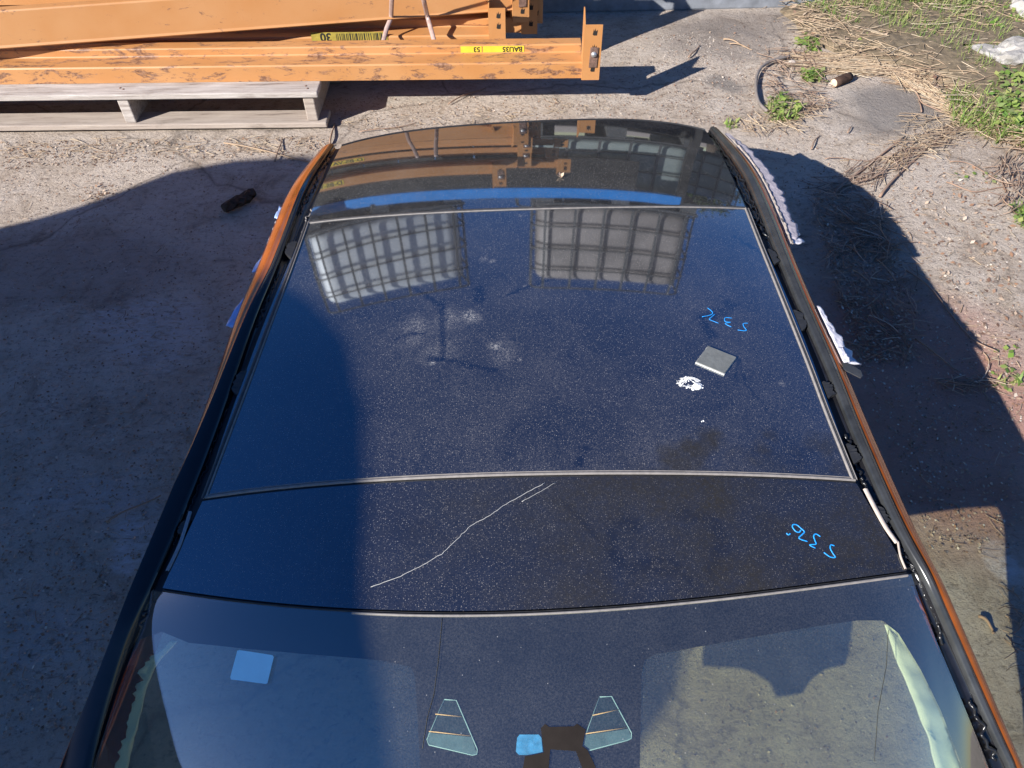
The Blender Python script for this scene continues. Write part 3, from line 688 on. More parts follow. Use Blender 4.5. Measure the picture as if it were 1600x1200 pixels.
sealant(stR, .52, .64, .18, .0032, 1.6, seed=9); sealant(stR, .63, .75, .28, .0025, 1.3, seed=11); sealant(stR, .80, .88,   .20, .0028, 1.3, seed=12); sealant(stR, .93, .99, .30, .0030, 1.3, seed=14)
sealant(stL, .01, .14, .30, .0014, 1.0, seed=21); sealant(stL, .13, .21, .05, .0026, 1.5, seed=22, mat='trim'); sealant(stL, .25, .34, .30, .0012, 1.0, seed=23); sealant(stL, .44, .66, .30, .0010, .7, seed=24); sealant(stL, .80, .84, .25, .0036, 1.4, seed=25)
# torn headliner and foam along the body edge
def torn(st, t0, t1, side, wfun, name, mat, seed=0, dz=-.03, f0=.98, drop=.4, n=60):
    rd = random.Random(seed); rws = []
    for i in range(n + 1):
        t = t0 + (t1 - t0) * i / n; b_ = on_rail(st, t, f0, dz); c = on_rail(st, t, 1.6, dz); d = (c - b_); d.z = 0; d.normalize()
        wd = wfun(i / n) * (1 + .45 * noise.noise(Vector((i * .35, seed, 0))) + .10 * noise.noise(Vector((i * .8, seed, 4)))) + rd.uniform(-.0009, .0009)
        row = []
        for q in range(6):
            f_ = q / 5; p = b_ + d * wd * f_; p.z -= wd * drop * f_ ** 1.3 - (.002 + .0025 * f_) * noise.noise(Vector((i * .45, q * 1.3, seed))); row.append(p)
        rws.append(row)
    mb = MB(); mb.rows(rws); o = mb.build(name, mat, car); sm = o.modifiers.new('s', 'SOLIDIFY'); sm.thickness = .003; return o
bell = lambda a: (lambda u: max(.001, a * math.sin(math.pi * min(1, u * 1.02)) ** .7))
torn(stR, .015, .225, 1, lambda u: .008 + .030 * math.sin(math.pi * u) ** .6 + (.012 if u > .85 else 0), 'torn_headliner', M['fabric'], 3, dz=-.013, drop=.12)
torn(stR, .03, .235, 1, lambda u: .004 + .006 * abs(noise.noise(Vector((u * 40, 0, 0)))), 'torn_foam', M['foamedge'], 13, dz=-.010, drop=.1)
torn(stR, .185, .232, 1, lambda u: .018 + .022 * abs(math.sin(u * 9)), 'torn_foam', M['foam'], 4, dz=-.015, drop=.2, n=24)
torn(stR, .335, .412, 1, lambda u: .006 + .030 * u * (.6 + .4 * abs(math.sin(u * 14))), 'torn_foam', M['foam'], 5, dz=-.014, drop=.2, n=26)
torn(stR, .395, .415, 1, lambda u: .012, 'torn_foam', M['foam'], 6, dz=-.004, f0=.90, drop=-.1, n=10)
torn(stL, .10, .24, -1, lambda u: .005 + .006 * math.sin(math.pi * u), 'torn_headliner', M['fabric'], 7, dz=-.034)
torn(stL, .125, .15, -1, lambda u: .018, 'film_tab', M['blueplastic'], 8, dz=-.034, drop=.1, n=6)
torn(stL, .20, .25, -1, lambda u: .004 + .016 * u, 'film_tab', M['blueplastic'], 9, dz=-.034, drop=.1, n=8)
torn(stL, .275, .345, -1, lambda u: .006 + .026 * u, 'film_tab', M['blueplastic'], 10, dz=-.036, drop=.1, n=10)
# grey tab on the right
tb = MB(); a = on_rail(stR, .408, .95, -.010); d = Vector((.80, -.42, -.25)).normalized(); e = Vector((-.25, -.9, .0)).normalized()
tb.prism([(0, 0), (.040, .002), (.043, .014), (.038, .024), (.0, .026)], 0, .002, tf=lambda p: a + d * p.x + e * p.y + Vector((0, 0, 1)) * p.z)
normalfix(tb.build('grey_tab', M['trim_dark'], car, bevel=.0008))
# pale inner pillar trim seen through the windscreen
def inner(px_a, px_b, mat, name, dz, seed, rag=.004):
    A = densify(px_a, 12); B = densify(px_b, 12); rd = random.Random(seed); rws = []
    fz = lambda x, y: Zw(x, y) - dz
    for a_, b_ in zip(A, B):
        p = on(a_[0], a_[1], fz); q = on(b_[0] + 12 * noise.noise(Vector((b_[1] * .09, seed, 0))) + rd.uniform(-2, 3), b_[1], fz); row = []
        for k_ in range(5):
            r_ = p.lerp(q, k_ / 4); r_.z += .008 * noise.noise(Vector((r_.y * 30, k_, seed))); row.append(r_)
        rws.append(row)
    mb = MB(); mb.rows(rws); o = mb.build(name, mat, car); sm = o.modifiers.new('s', 'SOLIDIFY'); sm.thickness = .003; return o
inner([(1381, 976), (1400, 1030), (1425, 1090), (1450, 1160), (1472, 1240)], [(1396, 974), (1440, 1030), (1468, 1090), (1488, 1160), (1500, 1240)], M['mint'], 'pillar_trim', .022, 2, .003)
inner([(276, 1001), (240, 1045), (222, 1100), (205, 1170), (190, 1230)], [(262, 1003), (226, 1040), (206, 1100), (188, 1170), (170, 1230)], M['mint'], 'pillar_trim', .024, 3, .004)
# cut pillar stubs and supports under the shell
for st, sg in ((stL, -1), (stR, 1)):
    for t in (.10, .46):
        mb = MB(); a = on_rail(st, t, .72, -.06); b_ = a + Vector((-sg * .01, 0, -.10))
        mb.box(a.lerp(b_, .5), (.05, .12, .10)); mb.build('pillar_stub', M['under'], car, bevel=.006)
# handwriting in blue paint pen
def strokes(name, groups, fn, r, label):
    mb = MB()
    for st in groups:
        L = densify(st, 5); P = [on(a_, b_, fn) for a_, b_ in L]; mb.tube([p + Vector((0, 0, .0004)) for p in P], r, 5, flat=.25)
    o = mb.build(name, M['bluepen'], sun_gl if r < .00095 else front_gl); o['label'] = label
    return o
Z4 = lambda L, ox, oy, s_: [(ox + a_ / s_, oy + b_ / s_) for a_, b_ in L]
strokes('handwriting', [Z4([(400, 390), (375, 405), (355, 385)], 1180, 780, 7.27), Z4([(520, 350), (500, 375), (460, 365), (425, 320), (430, 290), (470, 290), (520, 330), (560, 370), (535, 400), (500, 445), (595, 480)], 1180, 780, 7.27),
                       Z4([(740, 425), (690, 395), (665, 420), (680, 470), (690, 510), (620, 520), (685, 555)], 1180, 780, 7.27), Z4([(900, 530), (860, 520), (855, 560), (880, 610), (910, 660), (850, 655), (780, 605)], 1180, 780, 7.27)], Zf, .0012, 'blue handwritten 5376 on the front panel')
strokes('handwriting', [Z4([(215, 100), (250, 130), (240, 150), (175, 165)], 1060, 460, 4.706), Z4([(270, 145), (230, 180), (240, 190), (295, 212)], 1060, 460, 4.706), Z4([(395, 175), (345, 172), (345, 200), (385, 205), (345, 215), (390, 240)], 1060, 460, 4.706),
                       Z4([(512, 212), (478, 215), (482, 238), (500, 262), (485, 268), (437, 262)], 1060, 460, 4.706)], Zf, .0009, 'blue handwritten 5376 on the sunroof glass')

# things lying on the glass
def Zn(p): return Vector((0, 0, 1))
P4 = [on(a_, b_, Zf) for a_, b_ in [(1086, 568), (1105, 543), (1150, 561), (1131, 587)]]
cen4 = sum(P4, Vector()) / 4
pad = empty('foam_pad', cen4, 'small grey square pad with pale sticky edges lying on the sunroof glass', 'pad')
mb = MB(); up = Vector((.0, .0, 1))
def quadslab(P, z0_, z1_, shrink=1.0, jag=0):
    c = sum(P, Vector()) / len(P); Q = []
    for a_, b_ in zip(P, P[1:] + P[:1]):
        for k_ in range(8):
            q = a_.lerp(b_, k_ / 8); q = c + (q - c) * (shrink + random.uniform(-jag, jag)); Q.append(q)
    n = len(Q); vs_ = [q + up * z0_ for q in Q] + [q + up * z1_ for q in Q]
    return vs_, [tuple(range(n - 1, -1, -1)), tuple(range(n, 2 * n))] + [(i, (i + 1) % n, n + (i + 1) % n, n + i) for i in range(n)]
mb.add(*quadslab(P4, .0006, .0028, 1.0, .012)); normalfix(mb.build('adhesive_layer', M['padedge'], pad))
mb = MB(); mb.add(*quadslab([p + Vector((.0008, .001, 0)) for p in P4], .0029, .0045, .975, .006)); normalfix(mb.build('pad_sheet', M['pad'], pad))
def splat(px, rpx, n, name, label, seed, big=True):
    rd = random.Random(seed); c = on(px[0], px[1], Zf); k_ = (c - CP).dot(FW) / F
    mb = MB()
    def blob(x, y, r, h):
        z = Zf(x, y); rws = []
        for f_, zz in ((1, -.0005), (.9, h * .5), (.6, h * .9), (.05, h)):
            rws.append([Vector((x + r * f_ * math.cos(t_) * (1 + .25 * noise.noise(Vector((math.cos(t_) * 2, math.sin(t_) * 2, seed + x * 50)))), y + r * f_ * math.sin(t_) * (1 + .25 * noise.noise(Vector((math.cos(t_), math.sin(t_), x * 80)))), z + zz)) for t_ in [2 * math.pi * i / 12 for i in range(13)]])
        mb.rows(rws)
    if big:
        blob(c.x + 9 * k_, c.y - 5 * k_, 7 * k_, .004); blob(c.x + 13 * k_, c.y - 2 * k_, 4 * k_, .003); blob(c.x + 1 * k_, c.y - 11 * k_, 2.5 * k_, .002)
        for i in range(9):
            a0 = rd.uniform(0, 6.28); P = []
            for j in range(9):
                a_ = a0 + j * rd.uniform(.15, .5); rr_ = rd.uniform(.55, 1.0)
                x = c.x + (math.cos(a_) * 21 * rr_ - 3) * k_; y = c.y + (math.sin(a_) * 13 * rr_ + 3) * k_; P.append(Vector((x, y, Zf(x, y) + .0004)))
            mb.tube(P, [.0004 + .0006 * rd.random() for _ in P], 5, flat=.4)
    for i in range(n):
        a_, q = rd.uniform(0, 6.28), rd.uniform(.2, 1) * rpx; blob(c.x + math.cos(a_) * q * k_, c.y + math.sin(a_) * q * .7 * k_, rd.uniform(.5, 1.6) * k_, .0008)
    o = mb.build(name, M['white']); return tag(o, label, 'droppings')
splat((1080, 600), 20, 26, 'bird_dropping', 'stringy white bird dropping with a solid lump beside the grey pad', 1)
splat((1097, 658), 3, 3, 'bird_dropping', 'tiny round pale spot below the bird dropping on the sunroof', 2, False)
# a dead leaf on the rear glass
mb = MB(); c = on(876, 277, Zf)
for k_ in range(7):
    a_ = k_ * .9; d = Vector((math.cos(a_), math.sin(a_) * .6, .5)).normalized() * random.uniform(.008, .015); sdv = Vector((-d.y, d.x, 0)).normalized() * .004
    mb.add([c, c + d * .5 + sdv + Vector((0, 0, .004)), c + d + Vector((0, 0, .003)), c + d * .5 - sdv], [(0, 1, 2, 3)])
mb.build('dead_leaf', M['cutwood']); tag(bpy.data.objects['dead_leaf'], 'small crumpled pinkish dead leaf on the rear roof glass', 'leaf')

# support blocks hidden beneath the shell
for i, (x, y) in enumerate(((-.22, 1.55), (.22, 1.55))):
    mb = MB(); z1 = Zf(x, y) - .055; mb.box((x, y, z1 / 2 - .01), (.12, .2, z1)); o = mb.build('timber_block', M['pallet_dark'])
    tag(o, ['timber block under the left rear of the car roof', 'timber block under the right rear of the car roof'][i], 'block')

# ------------------------------------------------------------------ pallet under the steel
PZ = .144
pa = at(-60, 132 + 21, PZ); 
fr = at(497, 153, PZ - .022); ang = R(-.3)      # front right top corner of the deck
PR = Matrix.Rotation(ang, 3, 'Z')
pallet = empty('pallet', (fr.x, fr.y, 0), 'weathered grey wooden pallet under the orange rack beams', 'pallet'); pallet['local'] = 1
def plocal(mb, x0, x1, y0, y1, z0_, z1_): mb.box(((x0 + x1) / 2, (y0 + y1) / 2, (z0_ + z1_) / 2), (x1 - x0, y1 - y0, z1_ - z0_))
pallet.rotation_euler = (0, 0, ang)
PW, PD = 1.9, 1.2
def pl(name, mat, *b_):
    mb = MB(); cx, cy, cz = [(b_[0] + b_[1]) / 2, (b_[2] + b_[3]) / 2, (b_[4] + b_[5]) / 2]
    mb.box((0, 0, 0), (b_[1] - b_[0], b_[3] - b_[2], b_[5] - b_[4])); o = mb.build(name, mat, bevel=.004); o.parent = pallet; o.location = (cx, cy, cz); return o
y_ = 0
for k_ in range(8):
    if k_ == 0:
        for nx in (-.04, -.05, -.735, -.75, -1.44):
            mb = MB(); mb.tube([(0, 0, 0), (0, 0, .0012)], .0045, 8); o = mb.build('nail', M['rust']); o.parent = pallet; o.location = (nx, .03 + .04 * (nx * 50 % 1), PZ)
    pl('deck_board', M['pallet'], -PW, 0, y_, y_ + .10, PZ - .022, PZ); y_ += .157
for x_ in (-.02, -.72, -1.42, -1.88):
    pl('stringer', M['pallet_dark'] if x_ == -.02 else M['pallet'], x_ - .042, x_, .012, PD - .012, .022, PZ - .0221)
for y_ in (0, .36, .72, 1.1): pl('bottom_board', M['pallet_dark'], -PW, .012, y_, y_ + .10, 0, .0219)

# ------------------------------------------------------------------ orange rack beams
BEAMPROF = [(0, 0), (0, .057), (.004, .062), (.076, .062), (.080, .066), (.080, .090), (.084, .094), (.132, .094), (.137, .089), (.137, 0)]
def beam(right_px, right_z, dirv, length, label, group='orange rack beams stacked on the pallet', flip=False, tilt=0.0, mat=None, prof=BEAMPROF, plate=True, plate_h=.225, plate_dz=0.0, lock=True, pt=None, scale=1.0, up=False):
    P = pt if pt is not None else at(right_px[0], right_px[1], right_z)
    root = empty('rack_beam', P, label, 'rack beam', group); root['local'] = 1
    dx = Vector(dirv).normalized(); rot = Matrix((dx, Vector((0, 0, 1)).cross(dx).normalized(), (0, 0, 1))).transposed()
    rot = rot @ Matrix.Rotation(tilt, 3, 'X'); root.rotation_euler = rot.to_euler()
    pr = [(y * scale, (.107 - z if flip else z) * scale) for y, z in prof]
    if flip: pr = pr[::-1]
    mb = MB(); n = len(pr)
    segs = 24; rws = []
    for i in range(segs + 1): rws.append([Vector((-length + length * i / segs, y, z)) for y, z in pr + pr[:1]])
    mb.rows(rws, smooth=False, flip=True)
    o = mb.build('steel_box', mat or M['orange']); o.parent = root; normalfix(o)
    m = o.modifiers.new('b', 'BEVEL'); m.width = .0018; m.segments = 2; m.limit_method = 'ANGLE'
    for end in ((1, -1) if plate else ()):
        x = 0 if end > 0 else -length
        zb = plate_dz; t = .004
        mb = MB()
        # L shaped hook plate: web across the beam end, front flange with slots
        x0_, x1_ = (x, x + .028) if end > 0 else (x - .028, x)
        mb.prism([(-.012, zb), (-.012, zb + plate_h - .02), (.045, zb + plate_h + .015), (.055, zb + plate_h + .015), (.055, zb)], 0, t * end, tf=lambda p: Vector((x + p.z, p.y * 0 + p.x, p.y)))
        mb.prism([(x, zb), (x + .066 * end, zb), (x + .066 * end, zb + plate_h - .02), (x, zb + plate_h - .02)], -.016, -.012, tf=lambda p: Vector((p.x, p.z, p.y)))
        o = mb.build('end_plate', M['orange']); o.parent = root; normalfix(o)
        sl_ = MB()
        for zz in (zb + .035, zb + plate_h - .055, zb + plate_h * .5):
            cx = x + .040 * end
            sl_.prism([(cx - .009, zz), (cx - .006, zz + .02), (cx - .002, zz + .012), (cx, zz + .024), (cx + .003, zz + .012), (cx + .009, zz + .018), (cx + .007, zz - .003), (cx - .004, zz - .003)], -.0162, -.0150, tf=lambda p: Vector((p.x, p.z, p.y)))
        so_ = sl_.build('slot', M['slot']); so_.parent = o
        if lock:
            lz = zb + plate_h * .22 if up is False else zb + plate_h * .6
            mb = MB(); cx = x + .040 * end
            mb.prism([(cx - .016, lz), (cx + .014, lz), (cx + .016, lz + .075), (cx - .014, lz + .075)], -.020, -.0163, tf=lambda p: Vector((p.x, p.z, p.y)))
            lo = mb.build('lock_plate', M['rust'], bevel=.001); lo.parent = root
            mb = MB(); c_ = Vector((cx, -.020, lz + .05)); rws = []
            for f_, dy in ((1, 0), (.95, -.004), (.7, -.007), (.05, -.009)):
                rws.append([c_ + Vector((.011 * f_ * math.cos(q), dy, .011 * f_ * math.sin(q))) for q in [2 * math.pi * i / 12 for i in range(13)]])
            mb.rows(rws); bo = mb.build('bolt', M['zinc']); bo.parent = root
    return root
def dirfrom(a, b_): return (b_ - a)
A0 = at(0, 132, PZ); A1 = at(908, 122, PZ)
bA = beam((908, 122), PZ + .001, A1 - A0, 2.9, 'lowest front orange beam with rust spots and a yellow code sticker', mat=M['orange_rusty'])
dA = (A1 - A0).normalized()
def txt(body, size, root, loc, rot, mat, name='lettering', parent=None):
    cu = bpy.data.curves.new('t', 'FONT'); cu.body = body; cu.size = size; cu.offset = size * .03
    to = bpy.data.objects.new('t', cu); COL.objects.link(to); dg = bpy.context.evaluated_depsgraph_get()
    me = bpy.data.meshes.new_from_object(to.evaluated_get(dg)); bpy.data.objects.remove(to); me.materials.clear(); me.materials.append(mat)
    o = bpy.data.objects.new(name, me); COL.objects.link(o); o.parent = parent or root; o.location = loc; o.rotation_euler = rot; return o
def sticker(root, x0_, x1_, y, z0_, z1_, body=None, size=.03, bars=0, txtx=None, mat=None):
    mb = MB(); mb.box(((x0_ + x1_) / 2, y - .0006, (z0_ + z1_) / 2), (x1_ - x0_, .0008, z1_ - z0_)); st_ = mb.build('code_sticker', mat or M['yellow']); st_.parent = root
    if body: txt(body, size, root, (txtx or x1_ - .006, y - .0014, z1_ - .004), (R(90), R(180), 0), M['ink'], parent=st_)
    if bars:
        mb = MB(); x = bars[0]; rd = random.Random(4)
        while x < bars[1]:
            w_ = rd.choice([.002, .003, .005]); mb.box((x, y - .0013, (z0_ + z1_) / 2), (w_, .0004, (z1_ - z0_) * .8)); x += w_ + rd.choice([.003, .004, .006])
        o = mb.build('barcode', M['ink']); o.parent = st_
# stickers sit on the riser of the front beam, upside down
sticker(bA, -.455, -.375, .0798, .066, .090, '53', .026); sticker(bA, -.371, -.215, .0798, .066, .090, 'BAU35', .026)
# second beam behind, same level
q = A1 + Vector((-.35, .24, 0)); bC = beam(None, 0, dA, 2.75, 'orange beam on the pallet just behind the front one, its end set back', pt=q, plate=True, plate_h=.19, lock=False)
q = A1 + Vector((-.22, .40, 0)); bD = beam(None, 0, dA, 2.75, 'third orange beam on the pallet, behind the hooked ends', pt=q, plate=True, plate_h=.20, lock=False)
sticker(bC, -.70, -.40, -.001, .03, .080, '30', .045, bars=(-.60, -.42), txtx=-.62, mat=M['yellow_dull'])
# leaning beam on top
zB = PZ + .125
B0 = at(-40, 80, zB); B1 = at(800, 17, zB)
bB = beam(None, 0, B1 - B0, 2.6, 'wide orange beam lying slantwise on top of the lower ones', pt=B1 + Vector((0, 0, -.0)), flip=False, prof=[(0, 0), (-.006, .006), (0, .012), (.012, .125), (.016, .13), (.05, .13), (.055, .12), (.055, 0)], plate=True, plate_h=.27, plate_dz=-.04)
dB = (B1 - B0).normalized()
bE = beam(None, 0, dA, 2.7, 'orange beam behind the slanting one with a tall slotted end', pt=Vector((B1.x + .06, B1.y + .11, zB)), plate_h=.27, plate_dz=-.09, lock=False)
bF = beam(None, 0, dA, 2.8, 'orange beam in the upper left of the stack', pt=Vector((B1.x + .02, B1.y + .02, zB + .135)), plate_h=.2, lock=True)
bG = beam(None, 0, dA, 2.6, 'orange beam above the slotted ends, second from the top', pt=Vector((B1.x + .02, B1.y + .12, zB + .26)), plate_h=.22, lock=True)
bH = beam(None, 0, dA, 2.7, 'topmost orange beam in the front row of the stack', pt=Vector((B1.x - .10, B1.y + .05, zB + .43)), plate_h=.2, lock=True)
bI = beam(None, 0, dA, 2.6, 'orange beam at the back of the stack, low down', pt=Vector((A1.x - .3, A1.y + .52, PZ)), plate_h=.22, lock=False)
bJ = beam(None, 0, dA, 2.6, 'orange beam at the back of the stack, upper level', pt=Vector((A1.x - .36, A1.y + .50, zB + .03)), plate_h=.22, lock=False)
for i_, (dx_, dy_, z_) in enumerate(((.20, .24, zB + .16), (.16, .26, zB + .29), (.22, .22, zB + .42))):  # extra back row, added to widen the stack's shade over the kerb
    beam(None, 0, dA, 2.7, ['orange beam in the back row of the stack, lowest of that row', 'orange beam in the back row of the stack, middle one', 'orange beam in the back row of the stack, topmost of that row'][i_], pt=Vector((B1.x + dx_, B1.y + dy_, z_)), plate_h=.14, plate_dz=-.01, lock=False)
for rt in (bG, bH): sticker(rt, -1.15, -.75, -.001, .012, .052, 'D-BS-VA', .045)
# straps round the stack
def strapobj(px, label, wd=.009):
    P = [at(a_, b_, z_) for a_, b_, z_ in px]; Q = []
    for a_, b_ in zip(P, P[1:]):
        for k_ in range(6): Q.append(a_.lerp(b_, k_ / 6))
    Q.append(P[-1]); rws = []
    for i, p in enumerate(Q):
        t_ = (Q[min(i + 1, len(Q) - 1)] - Q[max(0, i - 1)]).normalized(); sd_ = t_.cross(Vector((0, -1, .3))).normalized() * wd
        rws.append([p - sd_, p - sd_ * .3 + Vector((0, -.0025, .001)), p + sd_ * .3 + Vector((0, -.0025, .001)), p + sd_])
    mb = MB(); mb.rows(rws); o = mb.build('strap', M['strap']); m = o.modifiers.new('s', 'SOLIDIFY'); m.thickness = .0015; tag(o, label, 'strap', 'straps round the beams')
strapobj([(616, -60, .55), (614, -20, .44), (612, 0, .385), (611, 28, .275), (604, 45, .245), (586, 118, .146)], 'brown plastic strap slanting left round the orange beams')
strapobj([(652, -60, .55), (659, -15, .43), (663, 5, .37), (668, 26, .275), (680, 70, .225), (692, 120, .146)], 'brown plastic strap slanting right round the orange beams')

# ------------------------------------------------------------------ rack with liquid containers behind the beams (seen in the glass)
RY = 4.5
def tote(x, y, z, rz, mat, label):
    root = empty('container_tank', (x, y, z), label, 'tank', 'caged liquid containers behind the beams'); root['local'] = 1; root.rotation_euler = (0, 0, rz)
    W_, D_, HH = 1.16, .96, 1.16; zt = .16
    bm = bmesh.new(); bmesh.ops.create_cube(bm, size=1); bmesh.ops.scale(bm, vec=(W_ - .06, D_ - .06, .92), verts=bm.verts); bmesh.ops.translate(bm, vec=(0, 0, zt + .46), verts=bm.verts)
    bmesh.ops.bevel(bm, geom=list(bm.edges), offset=.11, segments=5, profile=.5, affect='EDGES'); me = bpy.data.meshes.new('tank'); bm.to_mesh(me); bm.free(); me.materials.append(mat)
    for p in me.polygons: p.use_smooth = True
    o = bpy.data.objects.new('tank', me); COL.objects.link(o); o.parent = root
    mb = MB(); mb.tube([(0, 0, zt + .9), (0, 0, zt + .965)], .11, 20); mb.build('tank_cap', M['ink']).parent = root
    vb = MB(); vb.box((0, 0, 0), (.017, .012, HH - zt - .02)); vme = vb.mesh('upright_bar', M['cage'])
    for sx, n, L in (('x', 6, W_), ('y', 6, D_)):
        for i in range(n):
            u = -L / 2 + .09 + (L - .18) * i / (n - 1)
            for sg in (-1, 1):
                b_ = bpy.data.objects.new('cage_bar', vme); COL.objects.link(b_); b_.parent = root
                b_.location = (u, sg * (D_ / 2), (HH + zt) / 2) if sx == 'x' else (sg * (W_ / 2), u, (HH + zt) / 2); b_.rotation_euler = (0, 0, 0 if sx == 'x' else R(90))
    hb = MB(); rr = .08; pts_ = []
    for cx, cy, a0 in ((1, 1, 0), (-1, 1, 90), (-1, -1, 180), (1, -1, 270)):
        for q in range(4): a_ = R(a0 + 30 * q); pts_.append(Vector((cx * (W_ / 2 - rr) + rr * math.cos(a_), cy * (D_ / 2 - rr) + rr * math.sin(a_), 0)))
    pts_.append(pts_[0]); hb.tube(pts_, .010, 6); hme = hb.mesh('cage_ring', M['cage'])
    for zz in (.18, .42, .66, .90, 1.145):
        b_ = bpy.data.objects.new('cage_ring', hme); COL.objects.link(b_); b_.parent = root; b_.location = (0, 0, zz)
    mb = MB(); mb.box((0, 0, .145), (W_, D_, .025)); mb.build('base_plate', M['cage']).parent = root
    for ux in (-.5, 0, .5):
        mb = MB(); mb.box((ux, 0, .066), (.12, D_ - .02, .13)); mb.build('base_foot', M['cage']).parent = root
    return root
tote(.62, RY + .05, .26, R(2), M['tankgreen'], 'greenish caged container on the ground behind the orange beams')
tote(1.55, RY + 1.2, .35, R(-3), M['tankgreen'], 'greenish caged container set back behind the right end of the rack')
tote(.74, RY, 1.21, R(-2), M['tankdark'], 'brownish caged container above the blue beam on the right')
tote(-1.00, RY - .10, 1.23, R(20), M['tankwhite'], 'white caged container above the blue beam on the left')
rk = empty('pallet_rack', (0, RY - .55, 0), 'blue pallet rack carrying caged liquid containers behind the beams', 'rack')
for x_ in (-3.3, 1.12):
    for yy in (RY - .52, RY + .48):
        mb = MB(); mb.box((x_, yy, .62), (.06, .05, 1.25)); mb.build('rack_post', M['bluesteel'] if x_ < 0 else M['darkwall'], rk)
for yy in (RY - .52, RY + .48):
    mb = MB(); mb.box((-1.075, yy, 1.19), (4.4, .06, .12)); mb.build('cross_beam', M['bluesteel'], rk)
for k_ in range(12):
    mb = MB(); mb.box((-3.1 + k_ * .37, RY - .02, 1.26), (.1, 1.0, .022)); mb.build('shelf_board', M['darkwall'], rk)
for k_ in range(2):
    for j_ in range(11):
        mb = MB(); mb.box((-3.2 + j_ * .38, RY - .535, .86 + k_ * .18), (.379, .02, .179)); mb.build('dark_panel', M['darkwall'], rk)
mb = MB(); mb.box((.62, RY + .05, .12), (1.3, 1.0, .27)); tag(mb.build('plinth', M['darkwall']), 'dark timber plinth under the lower caged container', 'plinth')
fence = empty('board_fence', (-2.2, RY + 1.0, 0), 'dark board fence behind the rack', 'fence')
for k_ in range(16):
    mb = MB(); mb.box((-4.6 + k_ * .32, RY + 1.0, .72), (.31, .03, 1.44)); mb.build('board', M['darkwall'], fence)

# ------------------------------------------------------------------ unseen van on the left, outline shaped to the shadow it casts (only its shadow and reflection reach the picture)
vdir = Vector((math.cos(SUN_AZ), math.sin(SUN_AZ), 0)); vn = Vector((-math.sin(SUN_AZ), math.cos(SUN_AZ), 0))
VA = 3.0; ct = 1 / math.tan(SUN_EL)
prof = [(.25, .25), (.22, 1.90), (.25, 1.99), (.35, 2.08), (.44, 2.14), (.58, 2.21), (.73, 2.29), (.88, 2.345), (1.05, 2.38), (1.2, 2.374), (1.31, 2.352), (1.42, 2.32), (1.8, 2.30), (2.2, 2.26), (2.48, 2.20), (2.62, 2.08), (2.70, 1.96), (2.68, 1.86), (2.72, 1.70), (2.78, 1.55), (2.78, .25)]
van = empty('parked_van', vdir * -VA + vn * 1.5, 'dark high roofed van standing to the left of the car roof', 'van')
vt = lambda dd: (lambda p: vdir * (-VA - p.z) + vn * p.x + Vector((0, 0, p.y)))
mb = MB(); mb.prism(prof, 0, 4.6, tf=vt(0)); normalfix(mb.build('van_body', M['vanpaint'], van))
for w0_, w1_ in ((.45, 1.42), (1.52, 2.5)):
    mb = MB(); mb.prism([(w0_, 1.25), (w1_, 1.25), (w1_ - .05, 1.85), (w0_ + .05, 1.85)], -.012, .01, tf=vt(0)); normalfix(mb.build('rear_window', M['vanglass'], van))
for w0_ in (.30, 2.62):
    mb = MB(); mb.prism([(w0_, .7), (w0_ + .1, .7), (w0_ + .1, 1.15), (w0_, 1.15)], -.02, .01, tf=vt(0)); normalfix(mb.build('tail_lamp', M['lamp'], van))
mb = MB(); mb.prism([(.2, .32), (2.82, .32), (2.82, .5), (.2, .5)], -.1, .02, tf=vt(0)); normalfix(mb.build('bumper', M['rubber'], van))
for dd in (.8, 3.6):
    for wv in (.42, 2.58):
        mb = MB(); c_ = vdir * (-VA - dd) + vn * wv; mb.tube([c_ - vn * .11 + Vector((0, 0, .33)), c_ + vn * .11 + Vector((0, 0, .33))], .33, 24); mb.build('wheel', M['rubber'], van)

# ------------------------------------------------------------------ loose things on the ground
def lump(name, c, r, mat, label, cat, seed, sq=(1, 1, .6), parent=None, amp=.35, sub=4, rot=0):
    bm = bmesh.new(); bmesh.ops.create_icosphere(bm, subdivisions=sub, radius=1)
    for v in bm.verts:
        n_ = 1 + amp * noise.fractal(v.co * 1.6 + Vector((seed, 0, 0)), 1, 2, 4); v.co = Vector((v.co.x * sq[0], v.co.y * sq[1], v.co.z * sq[2])) * n_ * r
    me = bpy.data.meshes.new(name); bm.to_mesh(me); bm.free(); me.materials.append(mat)
    for p in me.polygons: p.use_smooth = sub > 2 and amp < .3
    o = bpy.data.objects.new(name, me); COL.objects.link(o); o.location = c; o.rotation_euler = (0, 0, rot)
    return tag(o, label, cat)
lump('rubble_chunk', G(1578, 98, .02), .115, M['rock'], 'large pale lump of broken concrete among the weeds at the right edge', 'rubble', 3, (1.3, .9, .6), amp=.45)
lump('rubble_chunk', G(1598, 26, .02), .09, M['rock'], 'pale broken stone in the grass at the top right corner', 'rubble', 9, (.9, 1, .7), amp=.4)
lump('rubble_chunk', G(1500, 74, .01), .05, M['rock'], 'flat grey stone half buried in straw left of the big lump', 'rubble', 15, (1.4, .9, .35), amp=.35)
lump('pebble', G(1237, 100, .01), .017, M['dustedge'], 'round beige pebble beside the old hose', 'stone', 5, (1, .9, .8), amp=.12, sub=3)
lump('pebble', G(1300, 131, .008), .014, M['dustedge'], 'small cream stone touching the sawn branch piece', 'stone', 6, (1.1, .8, .6), amp=.12, sub=3)
lump('pebble', G(22, 129, .005) + Vector((0, 0, .17)), .013, M['dustedge'], 'small round stone on the pallet deck at the left edge', 'stone', 8, (1, .9, .8), amp=.12, sub=3)
